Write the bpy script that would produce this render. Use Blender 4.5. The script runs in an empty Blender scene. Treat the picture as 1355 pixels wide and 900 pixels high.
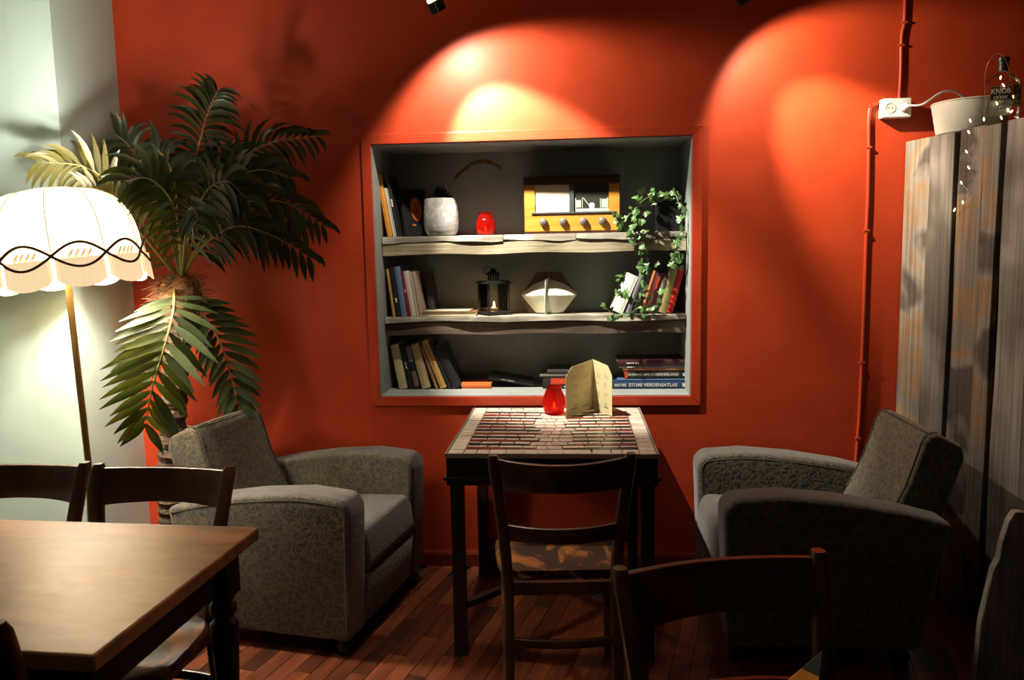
import bpy, bmesh, math, random
from mathutils import Vector, Matrix, Euler
random.seed(7)
PI = math.pi
S = bpy.context.scene
COL = S.collection

# ------------------------------------------------------------------ camera
CAM = Vector((0.1093, -3.4668, 1.4524))
RT = Vector((0.99670, 0.07862, -0.01832)); UP = Vector((0.00921, 0.11531, 0.99329)); FW = Vector((-0.08021, 0.99020, -0.11421))
FPX = 1035.67
cd = bpy.data.cameras.new('camera'); cam = bpy.data.objects.new('camera', cd); COL.objects.link(cam)
cd.sensor_width = 36; cd.lens = FPX / 1355 * 36; cd.clip_start = 0.02
RT.normalize(); FW.normalize(); UP = RT.cross(FW); 
m = Matrix((RT, UP, -FW)).transposed().to_4x4(); m.translation = CAM
cam.matrix_world = m
S.camera = cam

def ray(px, py):
    return RT * ((px - 677.5) / FPX) - UP * ((py - 450) / FPX) + FW
def onY(px, py, Y):
    d = ray(px, py); return CAM + d * ((Y - CAM.y) / d.y)
def onX(px, py, X):
    d = ray(px, py); return CAM + d * ((X - CAM.x) / d.x)
def onZ(px, py, Z):
    d = ray(px, py); return CAM + d * ((Z - CAM.z) / d.z)

# ------------------------------------------------------------------ world, lights, exposure
w = bpy.data.worlds.new('world'); S.world = w; w.use_nodes = True
w.node_tree.nodes['Background'].inputs[0].default_value = (1.0, 0.86, 0.68, 1)
w.node_tree.nodes['Background'].inputs[1].default_value = 0.023
S.view_settings.view_transform = 'Standard'; S.view_settings.look = 'None'
S.view_settings.exposure = 0.35; S.view_settings.gamma = 1; S.view_settings.use_curve_mapping = False

def spot(name, loc, target, energy, size, blend, col=(1, .84, .60), rad=.018):
    l = bpy.data.lights.new(name, 'SPOT'); l.energy = energy; l.spot_size = size; l.spot_blend = blend
    l.color = col; l.shadow_soft_size = rad
    o = bpy.data.objects.new(name, l); COL.objects.link(o); o.location = loc
    o.rotation_euler = (Vector(target) - Vector(loc)).to_track_quat('-Z', 'Y').to_euler()
    return o
SP1 = onY(583, 19, -.33); SP1T = SP1 + Vector((.34, .345, -.725))
SP2 = onY(990, 4, -.33); SP2T = Vector((1.31, 0.0, 1.76))
SP3 = Vector((-0.45, -2.05, 2.42)); SP3T = Vector((-0.42, -1.50, 0.0))
SP4 = Vector((0.62, -2.95, 2.42)); SP4T = Vector((0.55, -2.60, 0.75))
spot('spot_beam_niche', SP1, SP1T, 225, 1.12, .45, (1, .93, .78))
spot('spot_spill_niche', SP1, SP1T, 42, 2.24, .40, (1, .91, .74))
spot('spot_beam_cable', SP2, SP2T, 95, .85, .7, (1, .88, .66))
spot('spot_spill_cable', SP2, SP2T, 29, 1.95, .40, (1, .88, .66))
spot('spot_beam_floor', SP3, SP3T, 21, 1.0, .8, (1, .80, .52))
spot('spot_beam_table', SP4, SP4T, 48, .5, .5, (1, .82, .55))

# ------------------------------------------------------------------ materials
MATS = {}
def pm(name, col, rough=.5, col2=None, scale=8, stretch=(1, 1, 1), bump=0, bscale=None, metal=0, spec=.5, emis=None, es=0,
       trans=0, coat=0, lo=.35, hi=.65, detail=6, rnd=0, sheen=0, ior=1.45, alpha=1, distort=0):
    if name in MATS: return MATS[name]
    m = bpy.data.materials.new(name); m.use_nodes = True; MATS[name] = m
    nt = m.node_tree; N = nt.nodes; L = nt.links; b = N['Principled BSDF']
    b.inputs['Base Color'].default_value = (*col, 1); b.inputs['Roughness'].default_value = rough
    b.inputs['Metallic'].default_value = metal; b.inputs['Specular IOR Level'].default_value = spec
    b.inputs['Transmission Weight'].default_value = trans; b.inputs['Coat Weight'].default_value = coat
    b.inputs['IOR'].default_value = ior; b.inputs['Alpha'].default_value = alpha
    if sheen: b.inputs['Sheen Weight'].default_value = sheen
    if emis: b.inputs['Emission Color'].default_value = (*emis, 1); b.inputs['Emission Strength'].default_value = es
    if col2 or bump:
        tc = N.new('ShaderNodeTexCoord'); mp = N.new('ShaderNodeMapping'); mp.inputs['Scale'].default_value = stretch
        L.new(tc.outputs['Object'], mp.inputs['Vector'])
        vec = mp.outputs['Vector']
        if rnd:
            oi = N.new('ShaderNodeObjectInfo'); ad = N.new('ShaderNodeVectorMath'); ad.operation = 'ADD'
            mu = N.new('ShaderNodeMath'); mu.operation = 'MULTIPLY'; mu.inputs[1].default_value = 37.0
            L.new(oi.outputs['Random'], mu.inputs[0]); L.new(mu.outputs[0], ad.inputs[1]); L.new(vec, ad.inputs[0]); vec = ad.outputs[0]
        nz = N.new('ShaderNodeTexNoise'); nz.inputs['Scale'].default_value = scale; nz.inputs['Detail'].default_value = detail
        nz.inputs['Distortion'].default_value = distort
        L.new(vec, nz.inputs['Vector'])
        if col2:
            cr = N.new('ShaderNodeValToRGB'); cr.color_ramp.elements[0].color = (*col, 1); cr.color_ramp.elements[1].color = (*col2, 1)
            cr.color_ramp.elements[0].position = lo; cr.color_ramp.elements[1].position = hi
            L.new(nz.outputs['Fac'], cr.inputs['Fac'])
            out = cr.outputs['Color']
            if rnd:
                hs = N.new('ShaderNodeHueSaturation'); mr = N.new('ShaderNodeMapRange')
                mr.inputs['To Min'].default_value = 1 - rnd; mr.inputs['To Max'].default_value = 1 + rnd
                L.new(oi.outputs['Random'], mr.inputs['Value']); L.new(mr.outputs[0], hs.inputs['Value']); L.new(out, hs.inputs['Color']); out = hs.outputs['Color']
            L.new(out, b.inputs['Base Color'])
        if bump:
            bn = N.new('ShaderNodeBump'); bn.inputs['Strength'].default_value = bump; bn.inputs['Distance'].default_value = .01
            n2 = N.new('ShaderNodeTexNoise'); n2.inputs['Scale'].default_value = bscale or scale * 3; n2.inputs['Detail'].default_value = 4
            L.new(vec, n2.inputs['Vector']); L.new(n2.outputs['Fac'], bn.inputs['Height']); L.new(bn.outputs['Normal'], b.inputs['Normal'])
    return m

RED = pm('red_wall_paint', (.46, .048, .012), .50, (.41, .040, .010), 5, bump=.12, bscale=9, spec=.34)
REDT = pm('red_trim_paint', (.45, .046, .014), .38, (.41, .041, .012), 6, bump=.08, bscale=30)
GREYP = pm('grey_niche_paint', (.25, .265, .255), .65, (.22, .235, .225), 12)
MINT = pm('pale_green_paint', (.50, .61, .55), .5, (.46, .57, .51), 4, bump=.05, bscale=12)
CEIL = pm('ceiling_paint', (.30, .27, .24), .8)
CHAIRW = pm('dark_chair_wood', (.040, .017, .009), .30, (.080, .033, .016), 14, (1, 1, .12), bump=.04, bscale=60, spec=.5)
SEATW = pm('worn_seat_wood', (.040, .016, .008), .55, (.36, .13, .03), 9, (1, .6, 1), lo=.50, hi=.60, distort=1.2)
TOPW = pm('table_top_wood', (.19, .090, .040), .36, (.36, .19, .088), 6, (.6, 2.0, 1), bump=.10, bscale=14, spec=.5, distort=.8)
BLACKW = pm('black_table_wood', (.012, .009, .008), .4, (.020, .014, .011), 10)
BLACKM = pm('black_metal', (.012, .011, .010), .42, metal=.6)
def weathered(name, cols, grain=(70, 70, 2.2), patch=(3, 3, 2.2), rough=.85, val=.25, bump=.5):
    """saw-cut board: fine grain streaks over large stained patches, shifted per board"""
    m = bpy.data.materials.new(name); m.use_nodes = True; nt = m.node_tree; N = nt.nodes; L = nt.links; b = N['Principled BSDF']; b.inputs['Roughness'].default_value = rough
    tc = N.new('ShaderNodeTexCoord'); oi = N.new('ShaderNodeObjectInfo'); mu = N.new('ShaderNodeMath'); mu.operation = 'MULTIPLY'; mu.inputs[1].default_value = 23.0
    L.new(oi.outputs['Random'], mu.inputs[0])
    ad = N.new('ShaderNodeVectorMath'); ad.operation = 'ADD'; L.new(tc.outputs['Object'], ad.inputs[0]); L.new(mu.outputs[0], ad.inputs[1])
    def nz(sc, detail, dist=0):
        mp = N.new('ShaderNodeMapping'); mp.inputs['Scale'].default_value = sc; L.new(ad.outputs[0], mp.inputs['Vector'])
        n = N.new('ShaderNodeTexNoise'); n.inputs['Scale'].default_value = 1; n.inputs['Detail'].default_value = detail; n.inputs['Distortion'].default_value = dist
        L.new(mp.outputs[0], n.inputs['Vector']); return n.outputs['Fac']
    g = nz(grain, 6, .25); p = nz(patch, 3, .3)
    cr = N.new('ShaderNodeValToRGB'); e = cr.color_ramp.elements; e[0].position = .40; e[0].color = (*cols[0], 1); e[1].position = .60; e[1].color = (*cols[-1], 1)
    for i, c in enumerate(cols[1:-1]): q = e.new(.40 + .20 * (i + 1) / (len(cols) - 1)); q.color = (*c, 1)
    L.new(p, cr.inputs['Fac'])
    c2 = N.new('ShaderNodeValToRGB'); e = c2.color_ramp.elements; e[0].position = .25; e[0].color = (.42, .40, .38, 1); e[1].position = .62; e[1].color = (1.1, 1.1, 1.08, 1); L.new(g, c2.inputs['Fac'])
    mx = N.new('ShaderNodeMixRGB'); mx.blend_type = 'MULTIPLY'; mx.inputs[0].default_value = .85; L.new(cr.outputs[0], mx.inputs[1]); L.new(c2.outputs[0], mx.inputs[2])
    hs = N.new('ShaderNodeHueSaturation'); mr = N.new('ShaderNodeMapRange'); mr.inputs['To Min'].default_value = 1 - val; mr.inputs['To Max'].default_value = 1 + val
    L.new(oi.outputs['Random'], mr.inputs['Value']); L.new(mr.outputs[0], hs.inputs['Value']); L.new(mx.outputs[0], hs.inputs['Color']); L.new(hs.outputs[0], b.inputs['Base Color'])
    bn = N.new('ShaderNodeBump'); bn.inputs['Strength'].default_value = bump; bn.inputs['Distance'].default_value = .006; L.new(g, bn.inputs['Height']); L.new(bn.outputs[0], b.inputs['Normal'])
    return m
WEATH = weathered('weathered_board', [(.10, .086, .07), (.18, .158, .135), (.26, .232, .205)])
WEATHB = weathered('weathered_board_brown', [(.07, .055, .045), (.21, .184, .156), (.25, .145, .075), (.17, .147, .122)], patch=(2.5, 2.5, 3.4))
SHELFT = weathered('bleached_shelf_wood', [(.19, .17, .135), (.32, .30, .25), (.44, .41, .35)], (1.3, 40, 40), (5, 9, 9), val=.08, bump=.6)
SHELFO = weathered('pale_saw_cut_wood', [(.21, .175, .11), (.30, .255, .165), (.37, .32, .22)], (2.0, 60, 60), (4, 8, 8), val=.08, bump=.5)
SHELFB = weathered('brown_shelf_wood', [(.050, .034, .024), (.085, .058, .040), (.12, .085, .060)], (1.2, 45, 45), (3, 6, 6), val=.05, bump=.5)
WHITE = pm('white_plastic', (.80, .80, .76), .35)
CREAM = pm('cream_paper', (.70, .62, .44), .8, (.62, .54, .37), 20)
PAPER = pm('white_paper', (.80, .78, .68), .85, (.70, .67, .56), 30, (1, 12, 1))
INK = pm('ink', (.10, .10, .08), .7)
INKL = pm('pale_ink', (.75, .72, .64), .5)
BRASS = pm('aged_brass', (.34, .22, .07), .32, (.24, .15, .05), 10, metal=.9)
GREENL = pm('palm_leaf', (.016, .025, .009), .40, (.036, .048, .014), 5, rnd=.35, spec=.5)
RACH = pm('palm_stem', (.26, .22, .06), .5, (.16, .15, .05), 6)
TRUNK = pm('palm_trunk_bark', (.040, .024, .014), .9, (.085, .052, .03), 14, (1, 1, 3), bump=.8, bscale=30)
FIBRE = pm('palm_fibre', (.10, .048, .022), .9, (.20, .10, .045), 20)
IVYL = pm('ivy_leaf', (.045, .12, .025), .45, (.16, .24, .09), 30, rnd=.35, lo=.45, hi=.75)
IVYS = pm('ivy_stem', (.16, .13, .06), .6)
def translucent_of(name, base, fac):
    m = base.copy(); m.name = name; nt = m.node_tree; out = nt.nodes['Material Output']; b = nt.nodes['Principled BSDF']
    tr = nt.nodes.new('ShaderNodeBsdfTranslucent'); mx = nt.nodes.new('ShaderNodeMixShader'); mx.inputs[0].default_value = fac
    src = b.inputs['Base Color'].links[0].from_socket if b.inputs['Base Color'].links else None
    if src:
        br = nt.nodes.new('ShaderNodeMixRGB'); br.blend_type = 'MULTIPLY'; br.inputs[0].default_value = 1; br.inputs[2].default_value = (3.6, 3.0, .8, 1)
        nt.links.new(src, br.inputs[1]); nt.links.new(br.outputs[0], tr.inputs['Color'])
    nt.links.new(b.outputs[0], mx.inputs[1]); nt.links.new(tr.outputs[0], mx.inputs[2]); nt.links.new(mx.outputs[0], out.inputs[0])
    return m
PALML = translucent_of('palm_leaf_translucent', GREENL, .20)
PALMY = translucent_of('lamplit_palm_leaf', pm('yellow_green_leaf', (.045, .042, .009), .45, (.095, .080, .015), 5, rnd=.35), .25)  # fronds beside the lamp: its yellow light painted into the leaf colour

def fabric_mat():
    m = bpy.data.materials.new('patterned_upholstery'); m.use_nodes = True; nt = m.node_tree; N = nt.nodes; L = nt.links; b = N['Principled BSDF']
    tc = N.new('ShaderNodeTexCoord'); nz = N.new('ShaderNodeTexNoise'); nz.inputs['Scale'].default_value = 26
    mixv = N.new('ShaderNodeMixRGB'); mixv.blend_type = 'ADD'; mixv.inputs[0].default_value = .07
    L.new(tc.outputs['Object'], nz.inputs['Vector']); L.new(tc.outputs['Object'], mixv.inputs[1]); L.new(nz.outputs['Color'], mixv.inputs[2])
    vo = N.new('ShaderNodeTexVoronoi'); vo.feature = 'DISTANCE_TO_EDGE'; vo.inputs['Scale'].default_value = 36
    L.new(mixv.outputs[0], vo.inputs['Vector'])
    cr = N.new('ShaderNodeValToRGB'); e = cr.color_ramp.elements
    e[0].position = .02; e[0].color = (.165, .122, .055, 1); e[1].position = .15; e[1].color = (.058, .052, .043, 1)
    n3 = N.new('ShaderNodeTexNoise'); n3.inputs['Scale'].default_value = 60; L.new(tc.outputs['Object'], n3.inputs['Vector'])
    mx = N.new('ShaderNodeMixRGB'); mx.blend_type = 'MULTIPLY'; mx.inputs[0].default_value = .5
    L.new(vo.outputs['Distance'], cr.inputs['Fac']); L.new(cr.outputs[0], mx.inputs[1]); L.new(n3.outputs['Fac'], mx.inputs[2])
    L.new(mx.outputs[0], b.inputs['Base Color']); b.inputs['Roughness'].default_value = .8; b.inputs['Sheen Weight'].default_value = .25
    bn = N.new('ShaderNodeBump'); bn.inputs['Strength'].default_value = .35; bn.inputs['Distance'].default_value = .006
    L.new(vo.outputs['Distance'], bn.inputs['Height']); L.new(bn.outputs['Normal'], b.inputs['Normal'])
    return m
FAB = fabric_mat()
FABP = pm('plain_upholstery', (.054, .048, .041), .85, (.078, .068, .054), 30, bump=.3, bscale=90, sheen=.25)
PIPE_ = pm('dark_piping', (.075, .062, .038), .8)

# ------------------------------------------------------------------ mesh helpers
class MB:
    def __init__(s): s.v = []; s.f = []; s.mi = []; s.cur = 0
    def add(s, vs, fs):
        o = len(s.v); s.v += [tuple(x) for x in vs]; s.f += [tuple(i + o for i in f) for f in fs]; s.mi += [s.cur] * len(fs)
    def box(s, c, d, rot=None, taper=1.0):
        x, y, z = d[0] / 2, d[1] / 2, d[2] / 2; c = Vector(c); R = rot.to_matrix() if rot else Matrix.Identity(3)
        vs = [c + R @ Vector((a * x * (taper if k < 0 else 1), b * y * (taper if k < 0 else 1), k * z)) for a, b, k in
              ((-1, -1, -1), (1, -1, -1), (1, 1, -1), (-1, 1, -1), (-1, -1, 1), (1, -1, 1), (1, 1, 1), (-1, 1, 1))]
        s.add(vs, [(0, 3, 2, 1), (4, 5, 6, 7), (0, 1, 5, 4), (1, 2, 6, 5), (2, 3, 7, 6), (3, 0, 4, 7)])
    def loft(s, rings, caps=True, closed=False):
        n = len(rings[0]); vs = [p for r in rings for p in r]; fs = []
        k = len(rings)
        for i in range(k if closed else k - 1):
            a = i * n; b = ((i + 1) % k) * n
            for j in range(n): fs.append((a + j, a + (j + 1) % n, b + (j + 1) % n, b + j))
        if caps and not closed: fs.append(tuple(range(n - 1, -1, -1))); fs.append(tuple(range((k - 1) * n, k * n)))
        s.add(vs, fs)
    def tube(s, pts, r, n=8, caps=True, sx=1, sy=1, up=None):
        pts = [Vector(p) for p in pts]; rr = r if isinstance(r, (list, tuple)) else [r] * len(pts); rings = []
        for i, p in enumerate(pts):
            t = (pts[min(i + 1, len(pts) - 1)] - pts[max(i - 1, 0)]).normalized()
            u0 = Vector(up) if up else (Vector((0, 0, 1)) if abs(t.z) < .85 else Vector((1, 0, 0)))
            a = t.cross(u0).normalized(); b = a.cross(t).normalized()
            rings.append([p + a * (math.cos(2 * PI * j / n) * rr[i] * sx) + b * (math.sin(2 * PI * j / n) * rr[i] * sy) for j in range(n)])
        s.loft(rings, caps)
    def lathe(s, prof, n=20, c=(0, 0, 0), caps=True):
        s.loft([[(c[0] + r * math.cos(2 * PI * j / n), c[1] + r * math.sin(2 * PI * j / n), c[2] + z) for j in range(n)] for r, z in prof], caps)
    def prism(s, poly, h0, h1, axis='z'):
        def P(a, b, h): return {'z': (a, b, h), 'y': (a, h, b), 'x': (h, a, b)}[axis]
        n = len(poly); vs = [P(a, b, h0) for a, b in poly] + [P(a, b, h1) for a, b in poly]
        s.add(vs, [tuple(range(n - 1, -1, -1)), tuple(range(n, 2 * n))] + [(i, (i + 1) % n, n + (i + 1) % n, n + i) for i in range(n)])
    def build(s, name, mat, parent=None, smooth=False, bevel=0, bseg=2, loc=None, subsurf=0):
        me = bpy.data.meshes.new(name); me.from_pydata(s.v, [], s.f)
        for mm in (mat if isinstance(mat, (list, tuple)) else [mat]): me.materials.append(mm)
        if isinstance(mat, (list, tuple)):
            for p, i in zip(me.polygons, s.mi): p.material_index = i
        bm = bmesh.new(); bm.from_mesh(me)
        if bevel:
            es = [e for e in bm.edges if len(e.link_faces) == 2 and e.calc_face_angle(0) > .5]
            bmesh.ops.bevel(bm, geom=es, offset=bevel, segments=bseg, affect='EDGES', profile=.5)
        bmesh.ops.recalc_face_normals(bm, faces=bm.faces); bm.to_mesh(me); bm.free()
        if smooth:
            for p in me.polygons: p.use_smooth = True
            try: me.set_sharp_from_angle(angle=math.radians(50))
            except Exception: pass
        o = bpy.data.objects.new(name, me); COL.objects.link(o)
        if parent: o.parent = parent
        if loc is not None: o.location = loc
        if subsurf:
            md = o.modifiers.new('subsurf', 'SUBSURF'); md.levels = subsurf; md.render_levels = subsurf
        return o
def tag(o, label=None, cat=None, group=None, kind=None):
    if label: o['label'] = label
    if cat: o['category'] = cat
    if group: o['group'] = group
    if kind: o['kind'] = kind
    return o
def thing(name, label, cat, loc=(0, 0, 0), rz=0, group=None, rot=None):
    o = bpy.data.objects.new(name, None); COL.objects.link(o); o.location = loc
    o.rotation_euler = rot if rot else (0, 0, rz); o.empty_display_size = .05
    return tag(o, label, cat, group)
def bx(name, c, d, mat, parent=None, bevel=0, rot=None, smooth=False):
    b = MB(); b.box((0, 0, 0), d); o = b.build(name, mat, parent, bevel=bevel, smooth=smooth); o.location = c
    if rot: o.rotation_euler = rot
    return o
def struct(o): o['kind'] = 'structure'; return o
def text_on(s, size, mat, parent, loc, rot=(PI / 2, 0, 0), name='lettering', ext=.0004, align='LEFT', sx=1):
    if s.startswith('~'):   # print too small to read: a row of blurred marks
        n = int(s[1:]); rr = random.Random(n * 31 + int(size * 1e5)); b = MB(); x = 0
        for k in range(n):
            wd = size * rr.uniform(.30, .52)
            if rr.random() > .14:
                hh = size * rr.uniform(.42, .62); b.box((x + wd * .45, rr.uniform(-.05, .05) * size, 0), (wd * .8, hh, ext * 2))
            x += wd
        if align == 'CENTER': b.v = [(v[0] - x / 2, v[1], v[2]) for v in b.v]
        o = b.build('faded_print', mat, parent); o['kind'] = 'stuff'; o.location = loc; o.rotation_euler = rot; return o
    c = bpy.data.curves.new(name, 'FONT'); c.body = s; c.size = size; c.extrude = ext; c.align_x = align; c.align_y = 'CENTER'; c.resolution_u = 3
    t = bpy.data.objects.new(name, c); COL.objects.link(t); bpy.context.view_layer.update()
    me = bpy.data.meshes.new_from_object(t.evaluated_get(bpy.context.evaluated_depsgraph_get()))
    bpy.data.objects.remove(t); me.materials.clear(); me.materials.append(mat)
    o = bpy.data.objects.new(name, me); COL.objects.link(o); o.parent = parent; o.location = loc; o.rotation_euler = rot; o.scale = (sx, 1, 1)
    return o
def copy_tree(o, parent=None):
    c = o.copy(); COL.objects.link(c); c.parent = parent
    for ch in list(o.children): copy_tree(ch, c)
    return c
def arc(cx, cy, r, a0, a1, n):
    return [(cx + r * math.cos(math.radians(a0 + (a1 - a0) * i / n)), cy + r * math.sin(math.radians(a0 + (a1 - a0) * i / n))) for i in range(n + 1)]
def bez(P, n):
    P = [Vector(p) for p in P]; out = []
    # Catmull-Rom through the points
    Q = [P[0] * 2 - P[1]] + P + [P[-1] * 2 - P[-2]]
    for i in range(len(P) - 1):
        a, b, c, d = Q[i:i + 4]
        for k in range(n):
            t = k / n
            out.append(.5 * ((2 * b) + (c - a) * t + (2 * a - 5 * b + 4 * c - d) * t * t + (3 * b - a - 3 * c + d) * t ** 3))
    out.append(P[-1]); return out

# ------------------------------------------------------------------ setting
NX0, NX1, NZ0, NZ1, ND = -0.780, 0.617, 0.797, 1.925, 0.36
XL, YP, ZC = -1.922, -0.434, 2.62
b = MB()
XR = 3.0; t = ND + .04
b.box(((XL + NX0) / 2, t / 2, ZC / 2), (NX0 - XL, t, ZC)); b.box(((XR + NX1) / 2, t / 2, ZC / 2), (XR - NX1, t, ZC))
b.box(((NX0 + NX1) / 2, t / 2, NZ0 / 2), (NX1 - NX0, t, NZ0)); b.box(((NX0 + NX1) / 2, t / 2, (NZ1 + ZC) / 2), (NX1 - NX0, t, ZC - NZ1))
wall = struct(b.build('wall_back', RED))
e = .004
b = MB()
b.box(((NX0 + NX1) / 2, ND + .02, (NZ0 + NZ1) / 2), (NX1 - NX0, .04, NZ1 - NZ0))
b.box((NX0 + e / 2, ND / 2, (NZ0 + NZ1) / 2), (e, ND, NZ1 - NZ0)); b.box((NX1 - e / 2, ND / 2, (NZ0 + NZ1) / 2), (e, ND, NZ1 - NZ0))
b.box(((NX0 + NX1) / 2, ND / 2, NZ0 + e / 2), (NX1 - NX0 - 2 * e, ND, e)); b.box(((NX0 + NX1) / 2, ND / 2, NZ1 - e / 2), (NX1 - NX0 - 2 * e, ND, e))
tag(b.build('niche_lining', GREYP, wall), 'grey painted lining of the recessed niche')
# moulding around the niche, mitred
fr = bpy.data.objects.new('trim_1', None); COL.objects.link(fr); struct(fr)
FWD, TH = .042, .009
xo0, xo1, zo0, zo1 = NX0 - FWD, NX1 + FWD, NZ0 - FWD, NZ1 + FWD
for poly in ([(xo0, zo1), (xo1, zo1), (NX1, NZ1), (NX0, NZ1)], [(xo0, zo0), (xo1, zo0), (NX1, NZ0), (NX0, NZ0)],
             [(xo0, zo0), (xo0, zo1), (NX0, NZ1), (NX0, NZ0)], [(xo1, zo0), (xo1, zo1), (NX1, NZ1), (NX1, NZ0)]):
    c = Vector((sum(p[0] for p in poly) / 4, 0, sum(p[1] for p in poly) / 4))
    pl = [(c.x + (x - c.x) * .9985, c.z + (z - c.z) * .9985) for x, z in poly]
    b = MB(); b.prism(pl, -TH, .0005, 'y'); b.build('moulding_board', REDT, fr, bevel=.0015)
# left side: short return wall then pilaster face towards the room
b = MB(); b.prism([(XL, .4), (XL, YP), (-2.115, YP), (-2.115, YP + .003), (-2.75, YP + .003), (-2.75, .4)], 0, ZC)
struct(b.build('wall_left', MINT))
struct(bx('wall_side', (-2.8, -2.6, ZC / 2), (.1, 4.3, ZC), MINT))
struct(bx('ceiling', (0.1, -2.1, ZC + .05), (6.4, 5.2, .1), CEIL))
struct(bx('wall_right', (3.05, -2.2, ZC / 2), (.1, 5.2, ZC), RED))
# floor with strips
fl = struct(bx('floor', (0.1, -2.1, -.03), (6.4, 5.2, .04), pm('floor_gap', (.012, .006, .004), .7)))
FLW = pm('floor_strip_wood', (.068, .017, .008), .33, (.140, .038, .014), 9, (5, .5, 1), rnd=.68, bump=.06, bscale=40, spec=.5)
SW, SL, FA = .066, .42, math.radians(-14)
sm = {}
b = MB(); b.box((0, 0, 0), (SW - .0015, SL - .0015, .012)); proto = b.build('strip', FLW, fl, bevel=.0008, bseg=1); proto_me = proto.data; bpy.data.objects.remove(proto)
near = []; far = MB()
ca, sa = math.cos(FA), math.sin(FA)
for i in range(-60, 61):
    for j in range(-9, 8):
        u = i * SW; v = (j + (i * .37) % 1.0) * SL - 1.2
        x = u * ca - v * sa; y = u * sa + v * ca
        if not (-2.6 < x < 2.8 and -4.3 < y < .05): continue
        P = Vector((x, y, 0)) - CAM; dz = P.dot(FW)
        px = 677.5 + FPX * P.dot(RT) / max(dz, .1); py = 450 - FPX * P.dot(UP) / max(dz, .1)
        if dz > .5 and -60 < px < 1420 and py < 1000: near.append((abs(px - 600) + abs(py - 860) * .5, x, y))
        else: far.box((x, y, -.004), (SW - .0015, SL - .0015, .012), Euler((0, 0, FA)))
near.sort()
for k, (d_, x, y) in enumerate(near):
    if k < 290:
        o = bpy.data.objects.new('floor_strip', proto_me); COL.objects.link(o); o.parent = fl; o.location = (x - .1, y + 2.1, -.004 + .03); o.rotation_euler = (0, 0, FA)
    else: far.box((x, y, -.004), (SW - .0015, SL - .0015, .012), Euler((0, 0, FA)))
fo = far.build('floor_strips_rest', FLW, fl); fo.location = (-.1, 2.1, .03); fo['kind'] = 'stuff'
bb = MB(); bb.prism([(0, 0), (-.018, 0), (-.018, .058), (-.012, .072), (0, .072)], XL, XR - .05, 'x'); 
struct(bb.build('baseboard_back', pm('dark_red_baseboard', (.16, .018, .008), .35)))

# ------------------------------------------------------------------ weathered plank cabinet
PA = Vector((1.494, -.004, 0)); PD = Vector((.27, -.963, 0)).normalized(); PN = Vector((-.963, -.27, 0)).normalized(); PH = 1.874
def onP(px, py, off=0):
    d = ray(px, py); o = PA + PN * off; return CAM + d * ((o - CAM).dot(PN) / d.dot(PN))
cab = thing('plank_cabinet', 'tall cabinet clad in weathered grey and brown vertical boards', 'cabinet', PA)
LEN = 1.9
body = [(0, 0)]; q = PD * LEN - PN * .45; 
b = MB(); 
poly = [(-PN.x * .022, -PN.y * .022 - .0), (PD.x * LEN - PN.x * .022, PD.y * LEN - PN.y * .022), (PD.x * LEN - PN.x * .45, PD.y * LEN - PN.y * .45), (.48, -.01), (.03, -.01)]
poly[0] = (.03, -.02)
b.prism(poly, 0, PH - .004); b.build('body', pm('dark_cabinet_core', (.03, .024, .02), .9), cab)
sx = [0, .150, .286, .302, .425, .503, .522, .66, .80, .815, .98, 1.13, 1.30, 1.46, 1.62, 1.78, 1.9]
k = 0
for i in range(len(sx) - 1):
    a, c = sx[i], sx[i + 1]
    if c - a < .03: continue
    th = .020 + .006 * ((i * 7) % 3); h = PH + random.uniform(-.006, .004)
    b = MB(); nseg = 8; rings = []
    for j in range(nseg + 1):
        z = h * j / nseg; wob = .0035 * math.sin(j * 1.7 + i * 2.1); wob2 = .003 * math.sin(j * 1.3 + i)
        p0 = PD * (a + .0015 + (wob if i else 0)); p1 = PD * (c - .0015 + wob2)
        rings.append([p0 + PN * th - PN * .02 + Vector((0, 0, z)), p1 + PN * (th - .02) + Vector((0, 0, z)), p1 - PN * .021 + Vector((0, 0, z)), p0 - PN * .021 + Vector((0, 0, z))])
    if i == 0:
        for r in rings: r[3] = Vector((.028, -.002, r[3].z)); r[0].y = min(r[0].y, -.001)
    b.loft(rings); o = b.build('board', WEATHB if i in (0, 3, 4, 9, 12) else WEATH, cab, bevel=.002, bseg=1)
# broken low board standing at the cabinet
P = [onY(x, y, -.95) for x, y in ((1286, 915), (1296, 820), (1312, 752), (1320, 738), (1324, 716), (1333, 688), (1341, 676), (1350, 676))]
b = MB(); pl = [(P[0].x, 0.0)] + [(p.x, p.z) for p in P[1:]] + [(1.62, P[-1].z - .03), (1.70, P[-1].z + .02), (1.735, P[-1].z - .06), (1.735, 0)]
x0 = P[0].x; b.prism([(x - x0, z) for x, z in pl], 0, .028, 'y')
tag(b.build('broken_board', WEATH, None, bevel=.002, bseg=1, loc=(x0, -.962, 0)), 'short weathered board with jagged broken top standing on the floor by the plank cabinet', 'board')

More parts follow.
